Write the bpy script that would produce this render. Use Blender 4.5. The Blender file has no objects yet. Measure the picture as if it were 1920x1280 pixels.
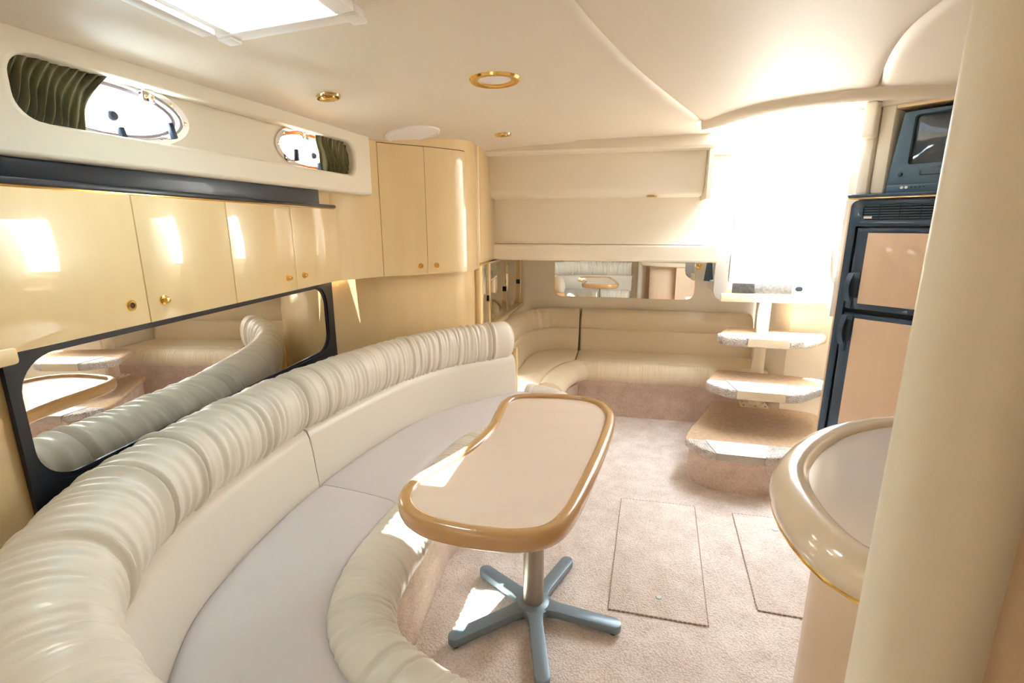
import bpy, bmesh, math, random
import numpy as np
from mathutils import Vector, Matrix
random.seed(7)
rng = np.random.default_rng(7)
SC = bpy.context.scene
COL = SC.collection
PI = math.pi
R = math.radians

# ------------------------------------------------------------------ camera, sky, sun, exposure
cam_data = bpy.data.cameras.new('camera')
cam = bpy.data.objects.new('camera', cam_data)
COL.objects.link(cam)
cam.location = (0, 0, 1.35)
cam.rotation_euler = (R(90 - 13.15), 0, 0)
cam_data.sensor_width = 36
cam_data.lens = 17.25
cam_data.clip_start = 0.02
cam_data.clip_end = 600
SC.camera = cam

world = bpy.data.worlds.new('sky')
SC.world = world
world.use_nodes = True
wn = world.node_tree
wn.nodes.clear()
w_out = wn.nodes.new('ShaderNodeOutputWorld')
w_bg = wn.nodes.new('ShaderNodeBackground')
w_bg.inputs['Color'].default_value = (0.84, 0.92, 1.0, 1)
w_bg.inputs['Strength'].default_value = 4.8
wn.links.new(w_bg.outputs[0], w_out.inputs[0])

sun_data = bpy.data.lights.new('sun', 'SUN')
sun_data.energy = 8
sun_data.angle = R(0.53)
sun_data.color = (1.0, 0.96, 0.90)
sun = bpy.data.objects.new('sun', sun_data)
COL.objects.link(sun)
sun.rotation_euler = Vector((0.210, 0.22, -1)).to_track_quat('-Z', 'Y').to_euler()

vs = SC.view_settings
vs.view_transform = 'Standard'
vs.look = 'None'
vs.exposure = 2.66
vs.gamma = 1.0
vs.use_curve_mapping = False
SC.cycles.max_bounces = 8
SC.cycles.use_adaptive_sampling = True
SC.cycles.adaptive_threshold = 0.06
SC.cycles.diffuse_bounces = 6
SC.cycles.glossy_bounces = 4
SC.cycles.transmission_bounces = 8
SC.cycles.transparent_max_bounces = 12
SC.cycles.sample_clamp_indirect = 12
SC.cycles.use_denoising = True


# ------------------------------------------------------------------ materials
def srgb(r, g, b):
    f = lambda c: (c / 255 / 12.92) if c / 255 <= 0.04045 else ((c / 255 + 0.055) / 1.055) ** 2.4
    return (f(r), f(g), f(b), 1)


MATS = {}


def mat(name, color, rough=0.5, metal=0.0, coat=0.0, spec=0.5, var=None, var_scale=(8, 8, 8), var_amt=0.5,
        bump=None, bump_scale=200, bump_str=0.2, bump_kind='noise', sheen=0.0, detail=4, loops=0):
    m = bpy.data.materials.new(name)
    m.use_nodes = True
    nt = m.node_tree
    b = nt.nodes['Principled BSDF']
    b.inputs['Base Color'].default_value = color
    b.inputs['Roughness'].default_value = rough
    b.inputs['Metallic'].default_value = metal
    b.inputs['Coat Weight'].default_value = coat
    b.inputs['Coat Roughness'].default_value = 0.04
    b.inputs['Specular IOR Level'].default_value = spec
    if sheen:
        b.inputs['Sheen Weight'].default_value = sheen
    tc = None
    if var or bump:
        tc = nt.nodes.new('ShaderNodeTexCoord')
    if var:
        mp = nt.nodes.new('ShaderNodeMapping')
        mp.inputs['Scale'].default_value = var_scale
        nz = nt.nodes.new('ShaderNodeTexNoise')
        nz.inputs['Scale'].default_value = 1.0
        nz.inputs['Detail'].default_value = detail
        nz.inputs['Roughness'].default_value = 0.6
        rp = nt.nodes.new('ShaderNodeValToRGB')
        rp.color_ramp.elements[0].position = 0.5 - 0.5 * var_amt
        rp.color_ramp.elements[1].position = 0.5 + 0.5 * var_amt
        rp.color_ramp.elements[0].color = color
        rp.color_ramp.elements[1].color = var
        nt.links.new(tc.outputs['Object'], mp.inputs['Vector'])
        nt.links.new(mp.outputs['Vector'], nz.inputs['Vector'])
        if loops:
            vo = nt.nodes.new('ShaderNodeTexVoronoi')
            vo.inputs['Scale'].default_value = loops
            nt.links.new(tc.outputs['Object'], vo.inputs['Vector'])
            mm = nt.nodes.new('ShaderNodeMath'); mm.operation = 'MULTIPLY_ADD'
            mm.inputs[1].default_value = -0.55; mm.inputs[2].default_value = 0.30
            ad = nt.nodes.new('ShaderNodeMath'); ad.operation = 'ADD'
            nt.links.new(vo.outputs['Distance'], mm.inputs[0])
            nt.links.new(mm.outputs[0], ad.inputs[0])
            nt.links.new(nz.outputs['Fac'], ad.inputs[1])
            nt.links.new(ad.outputs[0], rp.inputs['Fac'])
        else:
            nt.links.new(nz.outputs['Fac'], rp.inputs['Fac'])
        nt.links.new(rp.outputs['Color'], b.inputs['Base Color'])
    if bump:
        if bump_kind == 'voronoi':
            t = nt.nodes.new('ShaderNodeTexVoronoi')
            t.inputs['Scale'].default_value = bump_scale
            src = t.outputs['Distance']
        else:
            t = nt.nodes.new('ShaderNodeTexNoise')
            t.inputs['Scale'].default_value = bump_scale
            t.inputs['Detail'].default_value = 3
            src = t.outputs['Fac']
        nt.links.new(tc.outputs['Object'], t.inputs['Vector'])
        bp = nt.nodes.new('ShaderNodeBump')
        bp.inputs['Strength'].default_value = bump_str
        bp.inputs['Distance'].default_value = bump
        nt.links.new(src, bp.inputs['Height'])
        nt.links.new(bp.outputs['Normal'], b.inputs['Normal'])
    MATS[name] = m
    return m


M_headliner = mat('headliner_vinyl', srgb(232, 220, 203), 0.55, bump=0.001, bump_scale=500, bump_str=0.15)
M_padded = mat('padded_vinyl', srgb(241, 231, 212), 0.5, bump=0.001, bump_scale=500, bump_str=0.15)
M_leather = mat('cream_leather', srgb(232, 223, 209), 0.33, bump=0.0008, bump_scale=420, bump_str=0.2, spec=0.45)
M_seat = mat('seat_leather', srgb(220, 212, 212), 0.42, bump=0.0008, bump_scale=420, bump_str=0.2, spec=0.4)
M_leather_bounce = mat('bounce_warmed_leather', srgb(228, 212, 184), 0.36, bump=0.0008, bump_scale=420, bump_str=0.2, spec=0.45)  # cream leather with the warm bounce light of the aft berth mixed into its colour
M_maple = mat('glossy_maple', srgb(245, 219, 168), 0.28, coat=1.0, var=srgb(239, 207, 152), var_scale=(14, 14, 1.6), var_amt=0.7, detail=6)
M_maple2 = mat('satin_maple', srgb(236, 210, 182), 0.4, coat=0.3, var=srgb(228, 198, 166), var_scale=(14, 14, 1.6), var_amt=0.7, detail=6)
M_tabletop = mat('table_veneer', srgb(240, 220, 204), 0.3, coat=0.5, var=srgb(232, 210, 192), var_scale=(4, 16, 4), var_amt=0.8, detail=6)
M_tablerim = mat('table_rim_wood', srgb(208, 164, 112), 0.25, coat=0.9, var=srgb(194, 146, 92), var_scale=(9, 9, 30), var_amt=0.8, detail=5)
M_carpet = mat('beige_carpet', srgb(204, 187, 176), 0.95, var=srgb(248, 238, 231), var_scale=(9, 9, 9), var_amt=0.75, spec=0.1,
               bump=0.004, bump_scale=150, bump_str=0.7, bump_kind='voronoi', sheen=0.2, detail=3, loops=150)
M_carpet_base = mat('woven_carpet', srgb(204, 176, 156), 0.95, var=srgb(236, 214, 198), var_scale=(12, 12, 12), var_amt=0.75, spec=0.1,
                    bump=0.005, bump_scale=140, bump_str=0.9, bump_kind='voronoi', sheen=0.2, detail=3, loops=140)
M_carpet_step = mat('step_carpet', srgb(198, 162, 124), 0.95, var=srgb(222, 190, 156), var_scale=(40, 40, 40), var_amt=0.5, spec=0.1,
                    bump=0.004, bump_scale=330, bump_str=0.8, bump_kind='voronoi', sheen=0.3, detail=2)
M_step_edge_lit = mat('looped_step_carpet_lit', srgb(206, 192, 182), 0.95, var=srgb(246, 240, 234), var_scale=(30, 30, 30), var_amt=0.7, spec=0.1,
                  bump=0.010, bump_scale=150, bump_str=1.0, bump_kind='voronoi', detail=2, loops=150)  # looped edging; its paleness also holds the light falling on the tread fronts
M_stitch = mat('carpet_binding', srgb(186, 166, 150), 0.95, bump=0.004, bump_scale=300, bump_str=1)
M_black = mat('black_satin', srgb(24, 32, 44), 0.35, coat=0.15)
M_gap = mat('dark_gap', srgb(70, 44, 24), 0.8)
M_rubber = mat('black_rubber', srgb(18, 18, 20), 0.7)
M_fridge = mat('blue_black_plastic', srgb(40, 70, 94), 0.25, coat=0.5)
M_fridge_dk = mat('dark_plastic', srgb(16, 30, 44), 0.4)
M_tv = mat('tv_plastic', srgb(76, 104, 124), 0.4)
M_screen = mat('tv_glass', srgb(60, 74, 84), 0.06, coat=1.0)
M_chrome = mat('chrome', (0.82, 0.82, 0.84, 1), 0.08, metal=1.0)
M_brass = mat('brass', (0.86, 0.56, 0.16, 1), 0.14, metal=1.0)
M_brass_pale = mat('pale_brass', (0.86, 0.66, 0.34, 1), 0.15, metal=1.0)
M_mirror = mat('mirror_glass', (0.86, 0.87, 0.85, 1), 0.0, metal=1.0)
M_mirror_tint = mat('bronze_mirror', (0.74, 0.70, 0.58, 1), 0.01, metal=1.0)
M_gelcoat = mat('white_gelcoat', srgb(240, 238, 232), 0.3, coat=0.4)
M_jamb = mat('jamb_panel', srgb(196, 190, 182), 0.45)
M_counter = mat('counter_gelcoat', srgb(232, 214, 190), 0.16, coat=0.8)
M_counter_in = mat('counter_laminate', srgb(234, 220, 206), 0.12, coat=1.0)
M_greymetal = mat('grey_painted_metal', srgb(128, 146, 158), 0.38, metal=0.25)
M_post = mat('brushed_post', srgb(176, 166, 152), 0.35, metal=0.6)
M_cream_paint = mat('cream_painted_metal', srgb(238, 224, 196), 0.35)
M_plate = mat('tread_plate', srgb(206, 210, 208), 0.42, metal=0.35, bump=0.002, bump_scale=240, bump_str=0.6, bump_kind='voronoi')
M_velvet = mat('green_velvet', srgb(84, 82, 54), 0.9, var=srgb(124, 120, 84), var_scale=(60, 60, 20), var_amt=0.8, sheen=0.5, spec=0.1)
M_blue_cloth = mat('grey_blue_cloth', srgb(86, 98, 108), 0.9)
M_white = mat('white_plastic', srgb(250, 246, 245), 0.5)
M_lens = mat('frosted_lens', srgb(244, 238, 236), 0.35)
M_teak = mat('orange_teak', srgb(214, 128, 64), 0.4)
M_sash = mat('mauve_grey_sash', srgb(150, 134, 140), 0.4)
M_knobblack = mat('knob_black', srgb(40, 54, 76), 0.4)
M_grit = mat('grey_nonskid', srgb(70, 68, 66), 0.7, var=srgb(104, 102, 100), var_scale=(60, 60, 60), var_amt=0.4)
M_led = mat('green_lamp', srgb(120, 220, 170), 0.4)
M_water = mat('water', srgb(150, 176, 184), 0.15, bump=0.05, bump_scale=2, bump_str=0.3)
M_hill = mat('hill_green', srgb(50, 60, 44), 0.9, var=srgb(70, 80, 60), var_scale=(.3, .3, .3), var_amt=0.7)


def glass_mat(name, tint=(1, 1, 1, 1), gloss=0.08):
    m = bpy.data.materials.new(name)
    m.use_nodes = True
    nt = m.node_tree
    nt.nodes.clear()
    o = nt.nodes.new('ShaderNodeOutputMaterial')
    mx = nt.nodes.new('ShaderNodeMixShader')
    tr = nt.nodes.new('ShaderNodeBsdfTransparent')
    tr.inputs['Color'].default_value = tint
    gl = nt.nodes.new('ShaderNodeBsdfGlossy')
    gl.inputs['Roughness'].default_value = 0.02
    mx.inputs['Fac'].default_value = gloss
    nt.links.new(tr.outputs[0], mx.inputs[1])
    nt.links.new(gl.outputs[0], mx.inputs[2])
    nt.links.new(mx.outputs[0], o.inputs[0])
    return m


M_glass = glass_mat('window_glass', (0.93, 0.98, 0.98, 1))
M_hatch_glass = glass_mat('hatch_acrylic', (0.86, 0.97, 0.97, 1), 0.06)

# ------------------------------------------------------------------ object helpers
def tag(o, label=None, cat=None, group=None, kind=None):
    if label: o['label'] = label
    if cat: o['category'] = cat
    if group: o['group'] = group
    if kind: o['kind'] = kind
    return o


def thing(name, label, cat, loc=(0, 0, 0), rz=0.0, group=None, kind=None):
    o = bpy.data.objects.new(name, None)
    COL.objects.link(o)
    o.location = loc
    o.rotation_euler = (0, 0, rz)
    o.empty_display_size = 0.05
    return tag(o, label, cat, group, kind)


def wmat(o):
    m = o.matrix_basis.copy()
    p = o.parent
    while p:
        m = p.matrix_basis @ m
        p = p.parent
    return m


def finish(name, bm, material, parent=None, smooth=True, angle=38, local=False):
    """bm holds WORLD coordinates (unless local); the mesh is stored in the parent's frame."""
    bm.normal_update()
    if smooth:
        lim = R(angle)
        for f in bm.faces:
            f.smooth = True
        for e in bm.edges:
            if len(e.link_faces) == 2 and e.calc_face_angle(0) > lim:
                e.smooth = False
    me = bpy.data.meshes.new(name)
    o = bpy.data.objects.new(name, me)
    COL.objects.link(o)
    if parent is not None:
        o.parent = parent
        if not local:
            bm.transform(wmat(parent).inverted())
    bm.to_mesh(me)
    bm.free()
    me.materials.append(material)
    return o


def bm_from(verts, faces):
    bm = bmesh.new()
    vv = [bm.verts.new(tuple(v)) for v in verts]
    for f in faces:
        try:
            bm.faces.new([vv[i] for i in f])
        except ValueError:
            pass
    bm.normal_update()
    return bm


def add_bm(bm, verts, faces):
    vv = [bm.verts.new(tuple(v)) for v in verts]
    for f in faces:
        try:
            bm.faces.new([vv[i] for i in f])
        except ValueError:
            pass


def bevel(bm, w, seg=2, ang=40, edges=None):
    bm.normal_update()
    if edges is None:
        edges = [e for e in bm.edges if len(e.link_faces) == 2 and e.calc_face_angle(0) > R(ang)]
    if w > 0 and edges:
        bmesh.ops.bevel(bm, geom=edges, offset=w, segments=seg, profile=0.5, affect='EDGES', clamp_overlap=True)


def frame(origin, x_axis, y_axis, z_axis=(0, 0, 1)):
    m = Matrix.Identity(4)
    for i, a in enumerate((x_axis, y_axis, z_axis)):
        a = Vector(a).normalized()
        for j in range(3):
            m[j][i] = a[j]
    for j in range(3):
        m[j][3] = origin[j]
    return m


def box(x0, x1, y0, y1, z0, z1, bev=0.0, seg=2, M=None):
    v = [(x, y, z) for x in (x0, x1) for y in (y0, y1) for z in (z0, z1)]
    f = [(0, 1, 3, 2), (4, 6, 7, 5), (0, 4, 5, 1), (2, 3, 7, 6), (0, 2, 6, 4), (1, 5, 7, 3)]
    bm = bm_from(v, f)
    bevel(bm, bev, seg)
    if M is not None:
        bm.transform(M)
    return bm


def prism(poly, z0, z1, bev=0.0, seg=3, M=None, bev_bottom=True, corner=False):
    n = len(poly)
    v = [(p[0], p[1], z0) for p in poly] + [(p[0], p[1], z1) for p in poly]
    f = [tuple(range(n))[::-1], tuple(range(n, 2 * n))] + [(i, (i + 1) % n, (i + 1) % n + n, i + n) for i in range(n)]
    bm = bm_from(v, f)
    bmesh.ops.recalc_face_normals(bm, faces=bm.faces)
    if bev:
        es = []
        for e in bm.edges:
            a, b = e.verts[0].co.z, e.verts[1].co.z
            if abs(a - b) < 1e-7:
                if a > (z0 + z1) / 2 or bev_bottom:
                    es.append(e)
            elif corner:
                es.append(e)
        bmesh.ops.bevel(bm, geom=es, offset=bev, segments=seg, profile=0.5, affect='EDGES', clamp_overlap=True)
    if M is not None:
        bm.transform(M)
    return bm


def loft(rings, close=True, cap0=True, cap1=True):
    n = len(rings[0])
    verts = [p for r in rings for p in r]
    faces = []
    for i in range(len(rings) - 1):
        for j in range(n if close else n - 1):
            k = (j + 1) % n
            faces.append((i * n + j, i * n + k, (i + 1) * n + k, (i + 1) * n + j))
    if close and cap0: faces.append(tuple(range(n))[::-1])
    if close and cap1: faces.append(tuple(range((len(rings) - 1) * n, len(rings) * n)))
    bm = bm_from(verts, faces)
    bmesh.ops.recalc_face_normals(bm, faces=bm.faces)
    return bm


def tube(path, rad, n=10, cap=True):
    path = [Vector(p) for p in path]
    rings = []
    prev = None
    for i, p in enumerate(path):
        t = (path[min(i + 1, len(path) - 1)] - path[max(i - 1, 0)]).normalized()
        if prev is None:
            a = Vector((0, 0, 1)) if abs(t.z) < 0.9 else Vector((1, 0, 0))
            prev = (a - t * a.dot(t)).normalized()
        else:
            prev = (prev - t * prev.dot(t)).normalized()
        b = t.cross(prev)
        r = rad[i] if hasattr(rad, '__len__') else rad
        rings.append([p + (prev * math.cos(2 * PI * k / n) + b * math.sin(2 * PI * k / n)) * r for k in range(n)])
    return loft(rings, True, cap, cap)


def lathe(profile, n=32, M=None):
    """profile: list of (radius, height); axis +Z"""
    rings = [[(r * math.cos(2 * PI * k / n), r * math.sin(2 * PI * k / n), h) for k in range(n)] for r, h in profile]
    bm = loft(rings, True, profile[0][0] > 1e-6, profile[-1][0] > 1e-6)
    bmesh.ops.remove_doubles(bm, verts=bm.verts, dist=1e-6)
    if M is not None:
        bm.transform(M)
    return bm


def plate(outer, holes, thick, M, bev=0.0, seg=2):
    """flat plate in local XZ plane (x,z), thickness toward +Y of M, with holes"""
    bm = bmesh.new()
    edges = []
    for loop in [outer] + list(holes):
        vs_ = [bm.verts.new((p[0], 0, p[1])) for p in loop]
        edges += [bm.edges.new((vs_[i], vs_[(i + 1) % len(vs_)])) for i in range(len(vs_))]
    bmesh.ops.triangle_fill(bm, use_beauty=True, use_dissolve=False, edges=edges)
    ret = bmesh.ops.extrude_face_region(bm, geom=bm.faces[:])
    for e in ret['geom']:
        if isinstance(e, bmesh.types.BMVert):
            e.co.y += thick
    bmesh.ops.recalc_face_normals(bm, faces=bm.faces)
    if bev:
        bevel(bm, bev, seg, 60)
    bm.transform(M)
    return bm


def rrect(x0, x1, z0, z1, r, n=6):
    out = []
    for cx, cz, a0 in ((x1 - r, z1 - r, 0), (x0 + r, z1 - r, 90), (x0 + r, z0 + r, 180), (x1 - r, z0 + r, 270)):
        for k in range(n + 1):
            a = R(a0 + 90 * k / n)
            out.append((cx + r * math.cos(a), cz + r * math.sin(a)))
    return out


def catmull(pts, n, closed=False):
    """smooth curve through the points, resampled to n points evenly spaced"""
    P = np.array(pts, float)
    if closed:
        Q = np.vstack([P[-1], P, P[0], P[1]])
        m = len(P)
    else:
        Q = np.vstack([2 * P[0] - P[1], P, 2 * P[-1] - P[-2]])
        m = len(P) - 1
    out = []
    for i in range(m):
        p0, p1, p2, p3 = Q[i], Q[i + 1], Q[i + 2], Q[i + 3]
        for t in np.linspace(0, 1, 24, endpoint=False):
            out.append(0.5 * (2 * p1 + (p2 - p0) * t + (2 * p0 - 5 * p1 + 4 * p2 - p3) * t * t + (3 * p1 - p0 - 3 * p2 + p3) * t ** 3))
    out.append(P[0] if closed else P[-1])
    out = np.array(out)
    d = np.r_[0, np.cumsum(np.linalg.norm(np.diff(out, axis=0), axis=1))]
    s = np.linspace(0, d[-1], n + (1 if closed else 0))
    res = np.stack([np.interp(s, d, out[:, k]) for k in range(out.shape[1])], 1)
    return res[:-1] if closed else res


def path_frames(P):
    T = np.gradient(P, axis=0)
    T /= np.linalg.norm(T, axis=1)[:, None]
    s = np.r_[0, np.cumsum(np.linalg.norm(np.diff(P, axis=0), axis=1))]
    Nl = np.stack([-T[:, 1], T[:, 0]], 1)
    return s, Nl


# boat frame: the aft fittings sit square to the keel, 12.2 degrees off the world axes
CB, SB = math.cos(R(12.17)), math.sin(R(12.17))
BOAT = Matrix.Rotation(-R(12.17), 4, 'Z')


def A(q, r, z=None):
    x, y = q * CB + r * SB, -q * SB + r * CB
    return (x, y) if z is None else (x, y, z)


# port side frames
V0 = (-0.99, 1.07)
DV, NV = (0.2759, 0.9612), (0.9612, -0.2759)
def zc(x, y):
    d = max((x - V0[0]) * NV[0] + (y - V0[1]) * NV[1], 0.0)
    z = 1.745 + 0.085 * (1 - math.exp(-d / 0.35))
    # soft fold in the headliner
    ex, ey = 0.982 / 1.8, 1.507 / 1.8
    d2 = (x + 0.645) * (-ey) + (y - 1.371) * ex
    return z - 0.011 * (1 - math.exp(-max(d2, 0) / 0.035))


DW, NW = (0.1312, 0.9914), (0.9914, -0.1312)     # direction of the port wall and its inward normal


def VF(off=0.0):   # local x along the valance, y = outboard, z up
    o = (V0[0] + NV[0] * off, V0[1] + NV[1] * off, 0)
    return frame(o, (DV[0], DV[1], 0), (-NV[0], -NV[1], 0))


def WF(x0, y0):
    return frame((x0, y0, 0), (DW[0], DW[1], 0), (-NW[0], -NW[1], 0))


# ================================================================== STRUCTURE
def struct(name, bm, m, label=None, smooth=True, parent=None, **k):
    o = finish(name, bm, m, parent, smooth, **k)
    if parent is None:
        o['kind'] = 'structure'
    if label: o['label'] = label
    return o


floor = struct('floor', prism([(-1.5, -1.5), (2.6, -1.5), (2.6, 3.1), (2.4, 4.4), (-1.2, 4.6), (-1.5, 2.5)], -0.06, 0.0), M_carpet,
               'beige looped pile carpet covering the cabin floor', smooth=False)

# port wall: maple lining behind the mirror
struct('wall_left', box(-3.0, 1.55, 0.0, 0.04, 0.0, 1.52, M=WF(-1.066, 0.99)), M_maple,
       'glossy maple lining of the wall beside the black framed mirror')
# aft cabin port wall and lining above
struct('wall_left_aft', box(-0.93, -0.89, 2.86, 4.3, 0, 1.9, M=BOAT), M_padded, 'cream lining of the far side wall behind mirrored lockers')
struct('wall_front', box(-2.2, 2.8, -1.5, -1.44, 0, 1.95), M_padded, 'cream forward bulkhead behind the camera')
struct('wall_right', box(2.45, 2.5, -1.5, 3.15, 0, 1.95), M_padded, 'cream wall on the galley side')

# valance with one long rounded slot
slot = rrect(-0.005, 1.175, 1.563, 1.694, 0.05, 8)
val = plate([(-2.6, 1.488), (1.302, 1.488), (1.302, 1.755), (-2.6, 1.78)], [slot[::-1]], 0.05, VF(0))
val_o = struct('trim_1', val, M_padded, 'padded cream valance with a long rounded slot above the wall cabinets')
bvm = val_o.modifiers.new('soft', 'BEVEL'); bvm.width = 0.012; bvm.segments = 3; bvm.limit_method = 'ANGLE'; bvm.angle_limit = R(50)
# underside of the valance
struct('trim_2', box(-2.6, 1.29, 0.01, 0.14, 1.491, 1.500, M=VF(-0.012)), M_padded, 'cream underside of the padded valance')


def ell(cx, cz, a, b, n=40, p=2.0):
    out = []
    for k in range(n):
        t = 2 * PI * k / n
        c, s = math.cos(t), math.sin(t)
        out.append((cx + a * math.copysign(abs(c) ** (2 / p), c), cz + b * math.copysign(abs(s) ** (2 / p), s)))
    return out


PORTS = ((0.222, 1.632, 0.207, 0.084), (0.967, 1.635, 0.200, 0.084))
holes = [ell(c[0], c[1], c[2] - 0.004, c[3] - 0.004, 40)[::-1] for c in PORTS]
struct('wall_left_upper', plate([(-2.6, 1.505), (1.42, 1.505), (1.42, 1.86), (-2.6, 1.86)], holes, 0.03, VF(-0.052)), M_padded,
       'cream hull lining seen through the valance slot between the two portholes')

# black ledge above the wall cabinets
struct('trim_3', box(-0.45, 0.935, 0.0, 0.02, 1.436, 1.492, 0.002, M=VF(-0.014)), M_black, 'black recessed strip between the valance and the wall cabinets')

struct('trim_20', box(0.936, 1.31, 0.0, 0.02, 1.42, 1.494, 0.002, M=VF(-0.11)), M_maple, 'added maple filler blocking outside light under the far end of the valance')  # added piece that closes a gap letting in outside light

# ---- ceiling panels
def ruled(left, right, nu, nv, thick=0.06, pillow=0.010, pw=0.03, zf=zc, dz=0.0):
    Lp, Rp = catmull(left, nu), catmull(right, nu)
    vv = []
    # denser rows close to the long edges
    ts = np.r_[0, 0.004, 0.01, 0.02, np.linspace(0.035, 0.965, nv), 0.98, 0.99, 0.996, 1]
    n = len(ts)
    for i in range(nu):
        w = np.linalg.norm(Rp[i] - Lp[i])
        for t in ts:
            p = Lp[i] * (1 - t) + Rp[i] * t
            d = min(t, 1 - t) * w
            z = zf(p[0], p[1]) + dz + pillow * (1 - min(d / pw, 1)) ** 2
            vv.append((p[0], p[1], z))
    k = len(vv)
    vv += [(x, y, z + thick) for x, y, z in vv]
    ff = []
    for i in range(nu - 1):
        for j in range(n - 1):
            a, b, c, d_ = i * n + j, i * n + j + 1, (i + 1) * n + j + 1, (i + 1) * n + j
            ff += [(a, b, c, d_), (a + k, d_ + k, c + k, b + k)]
    for i in range(nu - 1):
        for j in (0, n - 1):
            ff.append((i * n + j, (i + 1) * n + j, (i + 1) * n + j + k, i * n + j + k))
    for j in range(n - 1):
        for i in (0, nu - 1):
            ff.append((i * n + j, i * n + j + 1, i * n + j + 1 + k, i * n + j + k))
    bm = bm_from(vv, ff)
    bmesh.ops.recalc_face_normals(bm, faces=bm.faces)
    return bm


def cut(obj, cutters):
    """boolean difference, applied; the cutters are removed again"""
    for cb in cutters:
        cm = bpy.data.meshes.new('cutter'); cb.to_mesh(cm); cb.free()
        co = bpy.data.objects.new('cutter', cm); COL.objects.link(co)
        md = obj.modifiers.new('cut', 'BOOLEAN'); md.object = co; md.operation = 'DIFFERENCE'; md.solver = 'EXACT'
        bpy.context.view_layer.update()
        dg = bpy.context.evaluated_depsgraph_get()
        me = bpy.data.meshes.new_from_object(obj.evaluated_get(dg))
        obj.modifiers.clear()
        old = obj.data
        obj.data = me
        bpy.data.meshes.remove(old)
        bpy.data.objects.remove(co)
        bpy.data.meshes.remove(cm)


Mseam = [(-0.62, -1.5), (-0.45, -0.7), (-0.28, 0.1), (-0.08, 0.75), (0.126, 1.197), (0.234, 1.413), (0.382, 1.68), (0.581, 2.003), (0.895, 2.493), (1.10, 2.85)]
vl = lambda s: (V0[0] + DV[0] * s - 0.20 * NV[0], V0[1] + DV[1] * s - 0.20 * NV[1])
Lb = [vl(s) for s in (-2.7, -2.0, -1.3, -0.7, -0.2, 0.1, 0.4, 0.9, 1.5, 2.25)]
ceil_main = struct('ceiling', ruled(Lb, Mseam, 150, 46), M_headliner, 'cream vinyl headliner panel over the seating side')
HQ0, HQ1, HR0, HR1 = -0.888, -0.622, 0.815, 1.082     # clear opening of the overhead hatch (boat frame)
cut(ceil_main, [box(HQ0, HQ1, HR0, HR1, 1.5, 2.2, M=BOAT)])
for p in ceil_main.data.polygons: p.use_smooth = True
S2 = [(0.30, -1.5), (0.55, -0.7), (0.78, 0.1), (0.90, 0.75), (0.93, 1.10), (0.95, 1.207), (0.991, 1.353), (1.058, 1.501), (1.16, 1.68), (1.307, 1.897)]
ARCH = [(0.897, 2.50), (0.948, 2.244), (1.026, 2.091), (1.162, 1.973), (1.307, 1.902), (1.497, 1.869), (1.9, 1.85), (2.45, 1.85)]
# middle panel, bounded aft by the arch
Rm = [Mseam[i] for i in range(9)]
Rm[-1] = (0.893, 2.485)
struct('ceiling_middle', ruled(Rm, S2[:-1] + [(1.30, 1.905)], 110, 30), M_headliner, 'cream vinyl headliner panel ahead of the companionway arch')
# fill between the straight ruled edge and the curved arch
af = catmull(ARCH[:5], 24)
ch0, ch1 = np.array((0.893, 2.485)), np.array((1.30, 1.905))
nn = np.linspace(0, 1, 24)
fill = [tuple(ch0 * (1 - t) + ch1 * t) for t in nn]
poly = fill + [tuple(p) for p in af[::-1]]
struct('ceiling_arch_fill', loft([[(a[0], a[1], 1.832), (b[0], b[1], 1.832), (b[0], b[1], 1.89), (a[0], a[1], 1.89)] for a, b in zip(fill, af)]), M_headliner,
       'narrow headliner strip along the companionway arch')
struct('ceiling_galley', ruled(S2, [(2.45, -1.5), (2.45, -0.9), (2.45, -0.3), (2.45, 0.2), (2.45, 0.6), (2.45, 0.95), (2.45, 1.2), (2.45, 1.4), (2.45, 1.6), (2.45, 1.85)], 80, 24), M_headliner,
       'cream vinyl headliner panel above the galley')
# arch moulding
ac = catmull(ARCH, 90)
rings = []
for i, p in enumerate(ac):
    t = ac[min(i + 1, 89)] - ac[max(i - 1, 0)]; t = t / np.linalg.norm(t)
    nrm = np.array((-t[1], t[0]))
    prof = [(-0.012, 0.0), (0.0, -0.016), (0.015, -0.028), (0.045, -0.034), (0.060, -0.020), (0.062, 0.05), (-0.010, 0.05)]
    g = min(1, i / 6 + 0.15)
    rings.append([(p[0] + nrm[0] * o * g, p[1] + nrm[1] * o * g, 1.832 + h) for o, h in prof])
struct('trim_4', loft(rings), M_padded, 'curved cream moulding framing the top of the companionway')
# translucent screen added over the steps to keep direct sun off them
m_ = bpy.data.materials.new('translucent_sun_screen'); m_.use_nodes = True
nt = m_.node_tree; nt.nodes.clear()
o_ = nt.nodes.new('ShaderNodeOutputMaterial'); mx_ = nt.nodes.new('ShaderNodeMixShader')
tl_ = nt.nodes.new('ShaderNodeBsdfTranslucent'); tl_.inputs['Color'].default_value = (0.28, 0.30, 0.32, 1)
df_ = nt.nodes.new('ShaderNodeBsdfDiffuse'); df_.inputs['Color'].default_value = (0.8, 0.82, 0.84, 1)
mx_.inputs['Fac'].default_value = 0.35
nt.links.new(tl_.outputs[0], mx_.inputs[1]); nt.links.new(df_.outputs[0], mx_.inputs[2]); nt.links.new(mx_.outputs[0], o_.inputs[0])
M_sun_screen = m_
sh = thing('added_sun_screen', 'added translucent sun screen above the companionway steps', 'hatch', (1.2, 2.3, 1.88))
finish('sun_screen_panel', prism([(0.90, 2.46), (0.96, 2.20), (1.06, 2.03), (1.20, 1.93), (1.36, 1.88), (1.40, 2.19), (1.52, 2.36), A(0.80, 2.86), A(0.28, 2.86)], 1.895, 1.901), M_sun_screen, sh)
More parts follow.
